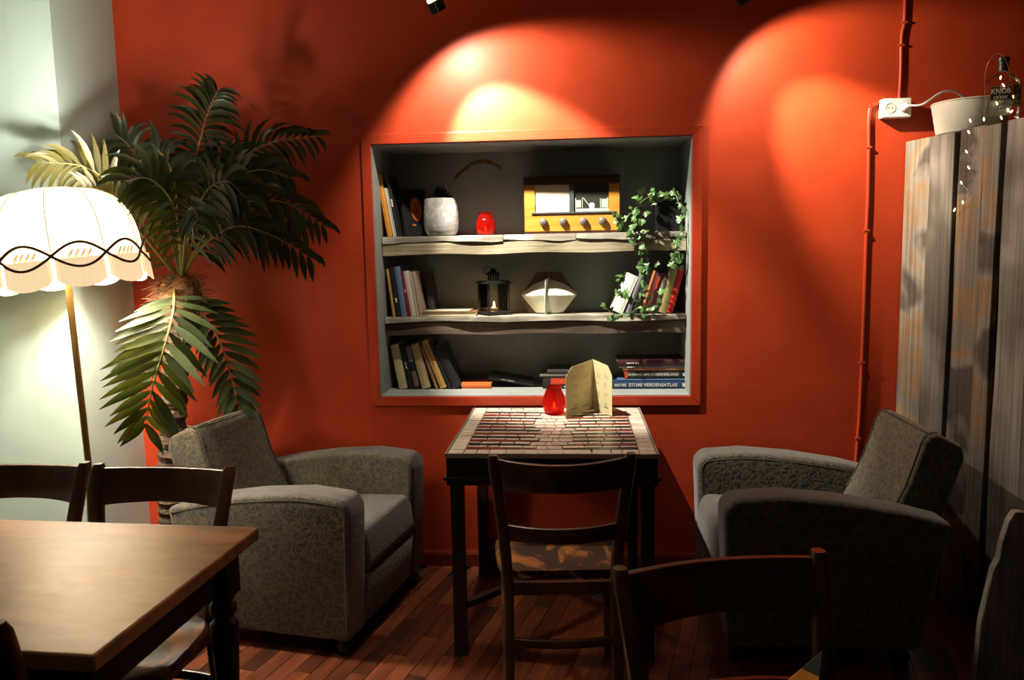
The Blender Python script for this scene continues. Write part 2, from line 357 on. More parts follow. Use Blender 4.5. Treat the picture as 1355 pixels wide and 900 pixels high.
# ------------------------------------------------------------------ shelves in the niche
SY = .11
def shelf(name, label, ztop, tt, zf0, jag, fy, mats):
    t = thing(name, label, 'shelf', ((NX0 + NX1) / 2, SY, ztop)); hw = (NX1 - NX0) / 2 - .007
    cuts = [-hw] + jag + [hw]
    for i in range(len(cuts) - 1):
        a, c = cuts[i], cuts[i + 1]; n = 10; rings = []
        for j in range(n + 1):
            x = a + .0008 + (c - a - .0016) * j / n; w1 = .004 * math.sin(x * 9 + i) + .002 * math.sin(x * 27 + 2 * i)
            rings.append([(x, -.004 + w1 * .8, -tt + .004 * math.sin(x * 11 + i * 3) + .002 * math.sin(x * 41)), (x, ND - SY - .002, -tt), (x, ND - SY - .002, 0), (x, w1, 0)])
        b = MB(); b.loft(rings); b.build('shelf_plank', mats[0], t, bevel=.0015, bseg=1)
    b = MB(); n = 20; rings = []
    for j in range(n + 1):
        x = -hw + 2 * hw * j / n; w1 = .002 * math.sin(x * 17); zb = zf0 - ztop + .003 * math.sin(x * 13 + 1)
        rings.append([(x, fy + w1, zb), (x, fy + .035, zb), (x, fy + .035, -tt - .004), (x, fy + w1, -tt - .004)])
    b.loft(rings); b.build('front_board', mats[1], t, bevel=.0015, bseg=1)
    b = MB()
    for x in (-hw + .02, hw - .03): b.lathe([(.0, -.001), (.004, -.001), (.004, .001)], 8, (x, 0, 0))
    return t
ZU, ZM = 1.522, 1.150
shelf('rustic_shelf', 'upper rustic driftwood shelf carrying the old radio', ZU, .028, 1.437, [-.13, .20], .002, (SHELFT, SHELFO))
shelf('rustic_shelf', 'lower rustic shelf with dark brown front board under the lantern', ZM, .024, 1.066, [], .010, (SHELFT, SHELFB))

# ------------------------------------------------------------------ books
def bookmat(col, rough=.5): return pm('book_%02d%02d%02d' % tuple(int(c * 99) for c in col), col, rough)
def book(label, size, col, loc, rot=(0, 0, 0), group=None, pages=PAPER, letters=None, bands=(), cat='book', name='book', soft=False):
    """local: x thickness, z height, y depth with the spine at y=0 facing -y; origin at the bottom left of the spine"""
    T, Hh, D = size
    t = thing(name, label, cat, loc, 0, group or 'books in the niche', rot); cm = bookmat(col) if isinstance(col, tuple) else col
    c = .0022 if T > .012 else .001; ov = .003 if not soft else 0
    b = MB(); b.box((c / 2, D / 2, Hh / 2), (c, D, Hh)); b.box((T - c / 2, D / 2, Hh / 2), (c, D, Hh))
    # rounded spine
    n = 6; rings = []
    for z in (0, Hh):
        ring = [(T / 2 - (T / 2) * math.cos(PI * k / n), .004 - .006 * math.sin(PI * k / n), z) for k in range(n + 1)] + [(T - c, .0055, z), (c, .0055, z)]
        rings.append(ring)
    b.loft(rings); b.build('cover', cm, t)
    b = MB(); b.box((T / 2, (D - ov) / 2 + .003, Hh / 2), (T - 2 * c - .0002, D - ov - .006, Hh - 2 * ov)); b.build('pages', pages, t)
    for (z0, z1, bc) in bands:
        b = MB(); rings = []
        for z in (z0 * Hh, z1 * Hh):
            rings.append([(T / 2 - (T / 2 + .0004) * math.cos(PI * k / n), .0036 - .0064 * math.sin(PI * k / n), z) for k in range(n + 1)] + [(T / 2, .004, z)])
        b.loft(rings); b.build('spine_band', bookmat(bc), t)
    if letters:
        s, sz, lm, zoff = letters
        text_on(s, sz, lm, t, (T / 2, -.0028, zoff * Hh), (PI / 2, PI / 2, 0))
    return t
def fillrow(items, x, y, z, side, group, xend=None):
    """upright leaning row; side=-1 lean to the left (items listed from the wall)"""
    pt = 0; ph = 0
    for it in items:
        T, Hh, D, lean, col, label, kw = it
        th = math.radians(lean); 
        gap = max(0, min(Hh, ph) * (math.tan(th) - math.tan(pt))) if ph else 0
        x += side * -1 * gap if side < 0 else -gap
        if side < 0:
            # rotates about +y so that the top goes to -x; pivot bottom-left corner on the shelf
            book(label, (T, Hh, D), col, (x, y + kw.pop('dy', 0), z + .0006), (0, -th, 0), group, **kw) if th == 0 else book(label, (T, Hh, D), col, (x, y + kw.pop('dy', 0), z + .0006), (0, -th, 0), group, **kw)
            x += T / math.cos(th) + .0012
        else:
            # lean right: pivot bottom-right corner
            px = x - T * math.cos(th); pz = z + T * math.sin(th)
            book(label, (T, Hh, D), col, (px, y + kw.pop('dy', 0), pz + .0006), (0, th, 0), group, **kw)
            x -= T / math.cos(th) + .0012
        pt, ph = th, Hh
BK = (.010, .010, .011)
G = 'books leaning in the bottom left of the niche'
fillrow([
 (.040, .215, .155, 10.0, (.52, .44, .25), 'cream spined thick book nearest the niche side wall on its floor', {'pages': CREAM}),
 (.026, .215, .155, 10.4, (.012, .012, .014), 'slim black book between the cream book and the banded one', {'letters': ('~7', .011, INKL, .6)}),
 (.027, .213, .155, 10.8, (.016, .013, .012), 'black book with grey and brown spine bands on the niche floor', {'bands': ((.62, .96, (.16, .15, .14)), (.06, .40, (.20, .12, .07)))}),
 (.040, .218, .150, 13.0, (.46, .36, .18), 'thick tan book between the banded black one and the thin brown pamphlet', {'pages': CREAM}),
 (.013, .212, .140, 18.5, (.22, .12, .06), 'thin brown pamphlet leaning between the two tan books', {}),
 (.030, .245, .140, 21.0, (.42, .24, .07), 'ochre book with row of brown lettering leaning left', {'letters': ('~17', .014, bookmat((.16, .07, .03)), .9)}),
 (.014, .225, .150, 22.0, (.02, .02, .02), 'slim black book just behind the ochre leaning book', {}),
 (.042, .225, .150, 23.0, (.011, .011, .012), 'broad black book with thin white line down its spine', {'bands': ()}),
], NX0 + .052, .165, NZ0 + e, -1, None)
fillrow([
 (.012, .225, .17, 6.5, (.45, .24, .06), 'thin ochre book nearest the side wall on the lower rustic shelf', {}),
 (.026, .232, .17, 6.7, (.010, .010, .012), 'black book with white specks between ochre and blue books', {'letters': ('~5', .013, INKL, .4)}),
 (.026, .236, .17, 7.0, (.10, .16, .27), 'dusty blue book standing on the lower rustic shelf', {}),
 (.012, .215, .17, 7.6, (.22, .012, .022), 'thin crimson book beside the blue one', {'letters': ('~5', .009, INKL, .6)}),
 (.024, .215, .17, 8.2, (.55, .48, .40), 'off-white paperback beside the crimson book', {}),
 (.008, .212, .17, 8.6, (.50, .42, .32), 'very thin cream booklet beside the off-white paperback', {}),
 (.020, .212, .17, 9.0, (.36, .28, .22), 'beige softcover last of the upright books before the lantern', {}),
], NX0 + .040, .135, ZM, -1, None)
book('large dark book standing at the end of the row beside the flat brown volume', (.03, .205, .12), (.03, .026, .024), (-.578, .21, ZM + .001), (0, math.radians(-9.2), 0))
fillrow([
 (.023, .285, .17, 8.5, (.62, .25, .03), 'orange book nearest the side wall on the upper rustic shelf', {'dy': .0}),
 (.009, .225, .17, 8.8, (.60, .56, .46), 'thin white booklet pressed against the tall orange book', {}),
 (.005, .223, .17, 9.0, (.52, .48, .38), 'thin cream booklet between white booklet and black titled volume', {}),
 (.014, .280, .17, 9.4, (.012, .012, .013), 'tall black book with white vertical title on the upper shelf', {'letters': ('~7', .012, INKL, .62)}),
], NX0 + .032, .120, ZU, -1, None)
t = book('black book turned outward showing an orange oval on its cover', (.020, .222, .155), (.013, .013, .014), (-.684, .175, ZU + .0035), (0, math.radians(-8), math.radians(-36)))
b = MB(); n = 28; b.prism([(.080 + .036 * math.cos(2 * PI * i / n), .125 + .056 * math.sin(2 * PI * i / n)) for i in range(n)], .0200, .0206, 'x'); b.build('cover_oval', bookmat((.72, .17, .02)), t)
b = MB(); b.prism([(.078 + .012 * math.cos(1.3 * i) * (1 if i % 2 else .5), .128 + .026 * math.sin(2 * PI * i / 9)) for i in range(9)], .0206, .0209, 'x'); b.build('cover_figure', bookmat((.05, .02, .012)), t)
text_on('~4', .016, bookmat((.72, .17, .02)), t, (.0204, .045, .050), (PI / 2, 0, PI / 2), sx=1)
# leaning right on the lower shelf
fillrow([
 (.028, .210, .15, 15.0, (.50, .022, .012), 'bright red book at the end of the row against the niche side', {}),
 (.034, .222, .15, 15.2, (.26, .23, .08), 'olive yellow book leaning on the red one', {}),
 (.020, .185, .15, 15.6, (.045, .026, .018), 'dark brown book with pale spine label beside the olive one', {'bands': ((.62, .9, (.22, .15, .11)),)}),
 (.034, .190, .15, 16.5, (.060, .012, .014), 'maroon book with red spine lettering under the ivy', {'letters': ('~7', .022, bookmat((.45, .05, .03)), .9)}),
 (.014, .205, .15, 17.5, (.50, .16, .06), 'thin copper coloured book beside the maroon one under the ivy', {}),
 (.030, .205, .15, 18.5, (.014, .013, .013), 'black book hidden behind ivy between copper and grey volumes', {}),
 (.020, .200, .15, 20.5, (.17, .17, .18), 'slim grey book leaning between ivy and the white book', {}),
 (.056, .185, .14, 23.5, (.80, .79, .75), 'thick white book leaning furthest over beside the folded paper sculpture', {}),
], NX1 - .062, .150, ZM, 1, None)
# flat books
def flat(label, w, th, d, col, loc, rz=0, letters=None, pages=PAPER, ry=0, bands=(), name='book', cat='book', open_front=False):
    """lying flat, spine towards -y, origin bottom centre of the spine"""
    t = thing(name, label, cat, loc, rz, 'books in the niche', (0, ry, rz)); cm = bookmat(col); c = .0025 if th > .012 else .001
    b = MB(); b.box((0, d / 2, c / 2), (w, d, c)); b.box((0, d / 2, th - c / 2), (w, d, c))
    if not open_front:
        n = 6; b.loft([[(x, .004 - .006 * math.sin(PI * k / n), th / 2 - th / 2 * math.cos(PI * k / n)) for k in range(n + 1)] + [(x, .0055, th - c), (x, .0055, c)] for x in (-w / 2, w / 2)])
    b.build('cover', cm, t)
    b = MB(); b.box((0, d / 2, th / 2), (w - .006, d - .008, th - 2 * c - .0002)); b.build('pages', pages, t)
    for (x0, x1, z0, z1, bc) in bands:
        b = MB(); b.box(((x0 + x1) / 2, -.0028, (z0 + z1) / 2), (x1 - x0, .001, z1 - z0)); b.build('spine_label', bookmat(bc), t)
    for L_ in (letters or []):
        s, sz, lm, x, z = L_; text_on(s, sz, lm, t, (x, -.0034, z))
    return t
SER = INKL
# right stack
y0, z = .150, NZ0 + e
xa = onY(860, 508, .15).x
ATL = (.020, .045, .115)
flat('wide navy world atlas at the bottom of the stack', .350, .036, .185, ATL, (xa, y0, z + .0005), 0, [('BESTES', .0175, SER, -.163, .018), ('STORE VERDENSATLAS', .0215, SER, -.098, .018)], bands=((.148, .160, .010, .026, (.6, .58, .5)),)); z += .0370
flat('thin light blue softcover lying on the navy atlas', .325, .009, .17, (.06, .13, .26), (xa + .012, y0 + .004, z + .0005), 0); z += .0100
zk = z
flat('black book lettered on the spine in the stack above the atlas', .285, .036, .155, (.012, .011, .011), (xa + .026, y0 + .006, z + .0005), 0, [('KUNNSKAPENS GRENSELAND', .0172, SER, -.126, .019)], bands=((-.142, -.128, .002, .034, (.50, .05, .02)), (.124, .134, .012, .026, (.6, .58, .5)))); z += .0370
flat('thin copper orange book lying over the black lettered one', .295, .010, .15, (.42, .13, .05), (xa + .024, y0 + .010, z + .0005), 0); z += .0110
flat('thin grey book near the top of the stack', .315, .013, .16, (.13, .12, .105), (xa + .016, y0 + .008, z + .0005), 0, [('~8', .010, SER, -.12, .0065)]); z += .0140
flat('dark maroon hardback lying on top of the stack', .325, .028, .17, (.055, .016, .017), (xa + .012, y0 + .004, z + .0005), 0, [('~14', .011, INKL, -.12, .012)])
# middle stack, partly behind the menu
xm = onY(735, 505, .16).x; z = NZ0 + e
flat('black book with red label at the bottom of the low stack behind the menu', .20, .052, .155, (.020, .017, .017), (xm + .04, .165, z + .0005), 0, [('~6', .014, bookmat((.62, .16, .03)), -.040, .036), ('~17', .0115, INKL, -.058, .010)], bands=((-.062, .012, .022, .050, (.50, .040, .015)),)); z += .053
flat('grey brown book in the middle of the low stack behind the menu', .215, .014, .150, (.085, .075, .062), (xm + .034, .170, z + .0005)); z += .015
flat('charcoal book topping the low stack behind the menu', .185, .022, .140, (.025, .025, .026), (xm + .055, .172, z + .0005), 0, [('~5', .009, INKL, .02, .010)])
# two flat books left of it
xo = onY(630, 512, .17).x
flat('small orange book lying flat on the niche floor', .142, .027, .115, (.58, .13, .03), (xo, .175, NZ0 + e + .0005), 0, pages=CREAM)
xk = onY(676, 505, .185).x
flat('black book propped at a slant on the small orange book', .215, .026, .13, (.013, .013, .014), (xk - .001, .205, NZ0 + e + .0215), math.radians(2), [('~15', .010, INKL, -.05, .011)], ry=math.radians(9.5))
xf = onY(590, 412, .14).x
flat('brown picture book lying flat between upright books and the lantern', .255, .020, .155, (.17, .070, .028), (xf + .016, .135, ZM + .0005), math.radians(1.5), pages=CREAM, open_front=True)
flat('thin pale magazine lying on the brown picture book', .215, .006, .14, (.38, .33, .25), (xf + .004, .145, ZM + .0212), math.radians(-2))

# ------------------------------------------------------------------ items on the shelves
# white pot with dry plant
p = onY(584.5, 313, .20); pot = thing('dried_plant_pot', 'white crackled round pot with dark spiky plant and arching dry plume', 'potted plant', (p.x, .20, ZU))
b = MB(); b.lathe([(.052, .0005), (.068, .010), (.078, .030), (.082, .06), (.081, .11), (.077, .158), (.076, .172), (.072, .174), (.068, .170), (.070, .12)], 32, caps=True)
b.build('pot', pm('white_crackle_ceramic', (.40, .395, .38), .5, (.31, .30, .29), 22, bump=.4, bscale=40, lo=.40, hi=.46), pot, smooth=True)
b = MB(); b.lathe([(.0, .158), (.069, .158), (.05, .168), (.0, .172)], 20); b.build('soil', pm('dark_soil', (.012, .009, .007), .95), pot)
b = MB()
for i in range(46):
    a = i * 2.4; h = .085 * (1 - i / 60); tl = .25 + i / 46 * .9; r = .01 + .035 * i / 46
    st = Vector((r * .5 * math.cos(a), r * .5 * math.sin(a), .165)); en = st + Vector((math.cos(a) * tl * .045, math.sin(a) * tl * .045, h * (1.05 - tl * .5)))
    md_ = st.lerp(en, .5) + Vector((0, 0, .006)); b.tube([st, md_, en], [.006, .005, .0006], 4)
b.build('spiky_leaves', pm('dark_dry_leaf', (.022, .014, .011), .8), pot)
P3 = bez([(.012, .0, .17), (.040, 0, .225), (.085, 0, .285), (.150, -.01, .330), (.205, -.015, .342), (.262, -.02, .322)], 6)
b = MB(); b.tube(P3, .0016, 5); plm = b.build('plume_stem', pm('dry_grass', (.26, .12, .03), .7, (.13, .055, .015), 20), pot)
b = MB()
for i, q in enumerate(P3[9:]):
    tdir = (P3[min(i + 10, len(P3) - 1)] - P3[i + 8]).normalized()
    for k in range(9):
        a = random.uniform(0, 2 * PI); dr = (tdir * 1.6 + Vector((math.cos(a) * .2, math.sin(a) * .4, math.sin(a) * .55 - .15))).normalized(); Ln = random.uniform(.022, .042)
        b.tube([q, q + dr * Ln * .6, q + dr * Ln + Vector((0, 0, -.006))], [.0022, .0020, .0005], 3)
b.build('plume', MATS['dry_grass'], pot)

# red candle jars
RG = bpy.data.materials.new('red_glass_jar'); RG.use_nodes = True; nt = RG.node_tree; N = nt.nodes
pb = N['Principled BSDF']; pb.inputs['Base Color'].default_value = (.13, .006, .004, 1); pb.inputs['Roughness'].default_value = .10
tr = N.new('ShaderNodeBsdfTransparent'); tr.inputs['Color'].default_value = (.86, .085, .035, 1); tl2 = N.new('ShaderNodeBsdfTranslucent'); tl2.inputs['Color'].default_value = (.9, .10, .03, 1); m2 = N.new('ShaderNodeMixShader'); m2.inputs[0].default_value = .35; nt.links.new(pb.outputs[0], m2.inputs[1]); nt.links.new(tl2.outputs[0], m2.inputs[2]); mx = N.new('ShaderNodeMixShader'); mx.inputs[0].default_value = .5
vo = N.new('ShaderNodeTexVoronoi'); vo.inputs['Scale'].default_value = 95; tc = N.new('ShaderNodeTexCoord'); bn = N.new('ShaderNodeBump'); bn.inputs['Strength'].default_value = .5; bn.inputs['Distance'].default_value = .004
nt.links.new(tc.outputs['Object'], vo.inputs['Vector']); nt.links.new(vo.outputs['Distance'], bn.inputs['Height']); nt.links.new(bn.outputs[0], pb.inputs['Normal'])
nt.links.new(m2.outputs[0], mx.inputs[1]); nt.links.new(tr.outputs[0], mx.inputs[2]); nt.links.new(mx.outputs[0], N['Material Output'].inputs[0])
FLAME = pm('candle_flame', (1, .6, .2), .5, emis=(1, .55, .15), es=70)
WAX = pm('wax', (.8, .74, .6), .5)
def candle_jar(label, loc, s, en):
    t = thing('candle_jar', label, 'candle holder', loc, 0, 'red glass candle jars')
    prof = [(.030, .0005), (.040, .006), (.0485, .030), (.050, .048), (.046, .072), (.037, .095), (.031, .108), (.0315, .114), (.034, .119)]
    inn = [(r - .0025, z) for r, z in reversed(prof)]; inn[-1] = (.028, .005)
    b = MB(); b.lathe([(r * s, z * s) for r, z in prof + inn], 28, caps=True); b.build('red_glass', RG, t, smooth=True)
    b = MB(); b.lathe([(.018 * s, .0055 * s), (.018 * s, .022 * s), (.002, .023 * s)], 14); c = b.build('tealight', WAX, t)
    b = MB(); b.lathe([(.0005, .024 * s), (.0045 * s, .031 * s), (.003 * s, .041 * s), (.0004, .05 * s)], 8); b.build('flame', FLAME, c, smooth=True)
    l = bpy.data.lights.new('candle_light', 'POINT'); l.energy = en; l.color = (1, .55, .2); l.shadow_soft_size = .006
    o = bpy.data.objects.new('candle_light', l); COL.objects.link(o); o.parent = c; o.location = (0, 0, .037 * s)
    return t
p = onY(642.5, 311, .19); candle_jar('small red glass candle jar beside the radio on the upper shelf', (p.x, .19, ZU), .90, .07)
TT = .752
p = onZ(733, 549, TT); candle_jar('red glass candle jar glowing on the mosaic table', (p.x, p.y + .03, TT), 1.0, .09)

# radio
p0 = onY(693, 309, .15); p1 = onY(822, 303, .15); rx = (p0.x + p1.x) / 2; RW = .440; RH = .262; RD = .19
rad = thing('table_radio', 'old wooden table radio with pale speaker cloth and green dial', 'radio', (rx, .150, ZU), math.radians(1.5))
RWOOD = pm('radio_veneer', (.42, .17, .025), .30, (.55, .25, .045), 12, (.25, 1, 3), coat=.3)
RDK = pm('radio_dark_wood', (.035, .016, .010), .35, (.055, .024, .013), 12, (.3, 1, 3))
b = MB(); b.prism([(-.0, .0005), (RD, .0005), (RD, RH), (.012, RH), (.0, RH - .012)], -RW / 2, RW / 2, 'x'); b.v = [(v[0], v[1] + .012, v[2]) for v in b.v]
b.build('cabinet', RDK, rad, bevel=.004, smooth=True)
fw = .008
def rplate(name, x0, x1, z0, z1, yy, th, mat, par=rad, bev=.0015):
    b = MB(); b.box(((x0 + x1) / 2, yy - th / 2, (z0 + z1) / 2), (x1 - x0, th, z1 - z0)); return b.build(name, mat, par, bevel=bev)
rplate('lower_front_panel', -.216, .216, .012, .096, .012, fw, RWOOD)
rplate('side_front_panel', -.216, -.168, .096, .222, .012, fw, RWOOD); rplate('side_front_panel', .168, .216, .096, .222, .012, fw, RWOOD)
rplate('upper_front_panel', -.216, .216, .222, .250, .012, .010, RDK)
rplate('base_strip', -.212, .212, .0008, .012, .012, .006, RDK)
cl = rplate('speaker_cloth', -.168, -.012, .098, .222, .012, .002, pm('woven_speaker_cloth', (.60, .54, .38), .9, (.74, .68, .52), 420, detail=1))
rplate('divider', -.012, .010, .096, .222, .012, .010, pm('grey_bakelite', (.05, .05, .055), .4))
rplate('dial_rail', -.185, .200, .090, .098, .012, .014, MATS['grey_bakelite'])
dial = rplate('dial_glass', .012, .168, .098, .222, .012, .003, pm('dark_dial', (.030, .030, .026), .12))
DG = pm('pale_green_print', (.40, .58, .36), .5)
for x0, x1, z0, z1 in ((.016, .166, .099, .112), (.020, .040, .118, .150), (.134, .158, .116, .154), (.014, .018, .112, .160), (.160, .164, .112, .160), (.046, .048, .114, .158), (.128, .130, .114, .158)):
    rplate('dial_print', x0, x1, z0, z1, .0088, .0006, DG, dial, 0)
b = MB(); b.prism([(.090 + .013 * math.cos(a * PI / 10), .128 + (.010 * math.sin(a * PI / 10) if a <= 10 else .020 * math.sin(a * PI / 10))) for a in range(20)], .0080, .0086, 'y'); b.build('dial_print', pm('green_glow_print', (.62, .85, .48), .5), dial)
b = MB(); b.box((.066, .0082, .142), (.0015, .0006, .05), Euler((0, math.radians(-38), 0))); b.build('dial_pointer', INKL, dial)
for x in (-.130, -.040, .052, .138):
    b = MB(); b.lathe([(.0185, 0), (.0185, .004), (.0172, .006), (.0165, .014), (.0130, .018), (.001, .019)], 20)
    kb = b.build('knob', pm('brown_bakelite_knob', (.12, .098, .085), .4), rad, smooth=True); kb.location = (x, .004, .054); kb.rotation_euler = (PI / 2, 0, 0)

# lantern
p = onY(654, 417, .22); lan = thing('candle_lantern', 'small black metal lantern with glass panes and lit tealight', 'lantern', (p.x, .215, ZM), math.radians(32))
LM = pm('lantern_iron', (.016, .015, .014), .5, metal=.4); s = .052
b = MB(); b.box((0, 0, .010), (.124, .124, .008)); b.box((0, 0, .0155), (.112, .112, .006)); b.box((0, 0, .0035), (.112, .112, .006)); b.build('base', LM, lan, bevel=.001)
for a in (-1, 1):
    for c in (-1, 1): bx('corner_post', (a * s, c * s, .083), (.009, .009, .13), LM, lan, .001)
GLASS = bpy.data.materials.new('thin_clear_glass'); GLASS.use_nodes = True; nt = GLASS.node_tree; N = nt.nodes
tb = N.new('ShaderNodeBsdfTransparent'); gb = N.new('ShaderNodeBsdfGlossy'); gb.inputs['Roughness'].default_value = .05; mg = N.new('ShaderNodeMixShader'); fz = N.new('ShaderNodeFresnel'); fz.inputs[0].default_value = 1.4
nt.links.new(fz.outputs[0], mg.inputs[0]); nt.links.new(tb.outputs[0], mg.inputs[1]); nt.links.new(gb.outputs[0], mg.inputs[2]); nt.links.new(mg.outputs[0], N['Material Output'].inputs[0])
for k in range(4):
    o = bx('glass_pane', (math.cos(k * PI / 2) * s, math.sin(k * PI / 2) * s, .083), (.0015, .094, .126), GLASS, lan); o.rotation_euler = (0, 0, k * PI / 2)
b = MB(); b.box((0, 0, .151), (.130, .130, .006)); b.box((0, 0, .157), (.112, .112, .008), None); b.build('roof', LM, lan, bevel=.001)
b = MB()
for k in range(12):
    a = k * PI / 6; b.tube([(.024 * math.cos(a), .024 * math.sin(a), .160), (.024 * math.cos(a), .024 * math.sin(a), .190)], .0022, 5)
b.build('vent_collar', LM, lan)
b = MB(); b.lathe([(.036, .189), (.036, .192), (.014, .206), (.012, .214), (.006, .219), (.0005, .22)], 18); b.build('chimney_cap', LM, lan, smooth=True)
b = MB(); b.tube([(.004 - .026 + .022 * math.cos(a * PI / 8), 0, .210 + .016 * math.sin(a * PI / 8)) for a in range(0, 17)], .0018, 6); hh = b.build('carry_ring', LM, lan); hh.rotation_euler = (0, 0, math.radians(-30))
b = MB(); b.lathe([(.019, .0188), (.019, .032), (.001, .033)], 14); tl = b.build('tealight', WAX, lan)
b = MB(); b.lathe([(.0005, .033), (.005, .040), (.0035, .051), (.0004, .062)], 8); b.build('flame', FLAME, tl, smooth=True)
l = bpy.data.lights.new('lantern_light', 'POINT'); l.energy = .10; l.color = (1, .58, .22); l.shadow_soft_size = .006
o = bpy.data.objects.new('lantern_light', l); COL.objects.link(o); o.parent = tl; o.location = (0, 0, .048)

# folded book sculpture: a fan of folded pages round its spine
p = onY(727, 416, .24); fb = thing('folded_book', 'open book with pages folded into a white fan sculpture', 'paper sculpture', (p.x, .195, ZM))
COVB = pm('old_brown_cover', (.11, .065, .035), .7)
# two covers spread behind, each a hexagon half
for sgn in (-1, 1):
    pl = [(sgn * .002, .004), (sgn * .095, .004), (sgn * .122, .05), (sgn * .122, .105), (sgn * .055, .196), (sgn * .002, .198)]
    b = MB(); b.prism(pl, .052, .056, 'y'); b.build('cover', COVB, fb)
NPG = 70
pgb = MB()
for i in range(NPG):
    a = math.radians(-88 + 176 * i / (NPG - 1))   # 0 = straight to the viewer
    d = Vector((math.sin(a), -math.cos(a) * .62, 0)); R = .128 if True else 0
    Rm = .10 + .032 * abs(math.sin(a)); pts = [(.0, .006), (Rm * .50, .006), (Rm, .090), (Rm * .95, .100), (Rm * .55, .140), (.0, .164)]
    nn = Vector((d.y, -d.x, 0)).normalized() * .0016
    vs = [d * r + Vector((0, .050, z)) + nn for r, z in pts] + [d * r + Vector((0, .050, z)) - nn for r, z in pts]
    k = len(pts); pgb.add(vs, [tuple(range(k)), tuple(range(2 * k - 1, k - 1, -1))] + [(j, (j + 1) % k, k + (j + 1) % k, k + j) for j in range(k)])
pgs = pgb.build('folded_pages', pm('aged_page', (.80, .76, .62), .85), fb); pgs['kind'] = 'stuff'
a = math.radians(-9); d = Vector((math.sin(a), -math.cos(a) * .7, 0))
b = MB(); pts = [(.0, .002), (.118, .002), (.128, .04), (.112, .125), (.10, .165), (.0, .172)]
b.add([d * r + Vector((0, .05, z)) for r, z in pts] + [d * r + Vector((.002, .05, z)) for r, z in pts], [tuple(range(6)), tuple(range(11, 5, -1))] + [(j, (j + 1) % 6, 6 + (j + 1) % 6, 6 + j) for j in range(6)])
b.build('loose_page', pm('greenish_page', (.62, .70, .62), .8), fb)

# ivy in black pot
pc = onY(884, 305, .22); ivy = thing('ivy_pot', 'square black pot of trailing green ivy on the upper shelf', 'potted plant', (pc.x, .225, ZU)); ib = Vector((pc.x, .225, ZU))
b = MB(); b.box((0, 0, .068), (.128, .128, .135), None, .88); b.build('pot', pm('black_glazed_pot', (.010, .010, .011), .25), ivy, bevel=.004)
b = MB(); b.box((0, 0, .1365), (.118, .118, .003)); b.build('soil', MATS['dark_soil'], ivy)
def px2(c, cx, cy, Y): return onY(c[0] + cx / c[2], c[1] + cy / c[2], Y)
A_ = (800, 235, 8.185); B_ = (790, 330, 9.0)
vines = [
 [(A_, 600, 270, .17), (A_, 540, 200, .12), (A_, 430, 240, .08), (A_, 350, 330, .065), (A_, 340, 440, .06), (A_, 360, 560, .06), (A_, 400, 680, .055), (A_, 420, 800, .065), (B_, 560, 60, .07), (B_, 590, 200, .075), (B_, 580, 330, .07), (B_, 570, 450, .075), (B_, 520, 580, .08), (B_, 480, 700, .085), (B_, 330, 790, .075), (B_, 160, 835, .07)],
 [(A_, 350, 330, .065), (A_, 270, 400, .055), (A_, 190, 500, .05), (A_, 120, 440, .05)],
 [(A_, 360, 560, .06), (A_, 280, 560, .055), (A_, 190, 560, .05)],
 [(A_, 700, 260, .17), (A_, 760, 170, .13), (A_, 800, 270, .10), (A_, 860, 390, .07), (A_, 835, 560, .065), (A_, 815, 700, .06), (A_, 770, 830, .065), (B_, 960, 100, .07), (B_, 1000, 220, .07)],
 [(B_, 570, 450, .075), (B_, 640, 540, .08), (B_, 600, 640, .085), (B_, 680, 710, .085), (B_, 760, 620, .08)],
 [(B_, 480, 620, .085), (B_, 380, 590, .085), (B_, 300, 540, .08), (B_, 270, 420, .08), (B_, 250, 330, .08)],
 [(B_, 330, 790, .075), (B_, 200, 780, .07), (B_, 100, 690, .07)]]
for vn in vines:
    P = bez([px2(*q) - ib for q in vn], 4); b = MB(); b.tube(P, [.0022 - .0012 * i / len(P) for i in range(len(P))], 5); b.build('vine', IVYS, ivy)
leafA = [(90,400),(160,405),(110,490),(190,500),(185,570),(270,370),(300,345),(330,230),(380,270),(350,320),(540,140),(530,205),(600,205),(690,190),(745,160),(805,180),(795,285),(740,190),(470,400),(530,290),(860,390),(840,450),(830,570),(280,540),(300,600),(410,590),(350,670),(400,640),(430,750),(410,790),(440,880),(330,440),(370,470),(420,500),(760,830),(830,860),(810,700),(270,700),(850,615),(240,440),(390,120),(455,590),(200,470),(345,390)]
leafB = [(565,125),(545,170),(490,240),(250,325),(295,370),(240,490),(370,500),(580,330),(590,260),(640,280),(720,195),(910,90),(1000,130),(930,50),(960,110),(1000,240),(570,430),(600,480),(520,560),(490,700),(550,750),(630,730),(690,700),(430,750),(370,790),(300,800),(180,830),(150,850),(100,680),(350,530),(760,620),(790,520),(560,20),(530,30),(660,800),(590,800),(550,400),(610,200),(880,210)]
lobes = [(0, 0), (.30, -.12), (.52, .10), (.34, .34), (.50, .62), (.22, .62), (0, 1.05), (-.22, .62), (-.50, .62), (-.34, .34), (-.52, .10), (-.30, -.12)]
leaf_me = []
for v in range(4):
    b = MB(); vs = [(x * (1 + .1 * v), y, -.18 * abs(x) + .06 * math.sin(3 * y + v)) for x, y in lobes] + [(0, .36, .06)]
    k = len(lobes); b.add(vs, [(j, (j + 1) % k, k) for j in range(k)]); o = b.build('leaf', IVYL); leaf_me.append(o.data); bpy.data.objects.remove(o)
rl = random.Random(3)
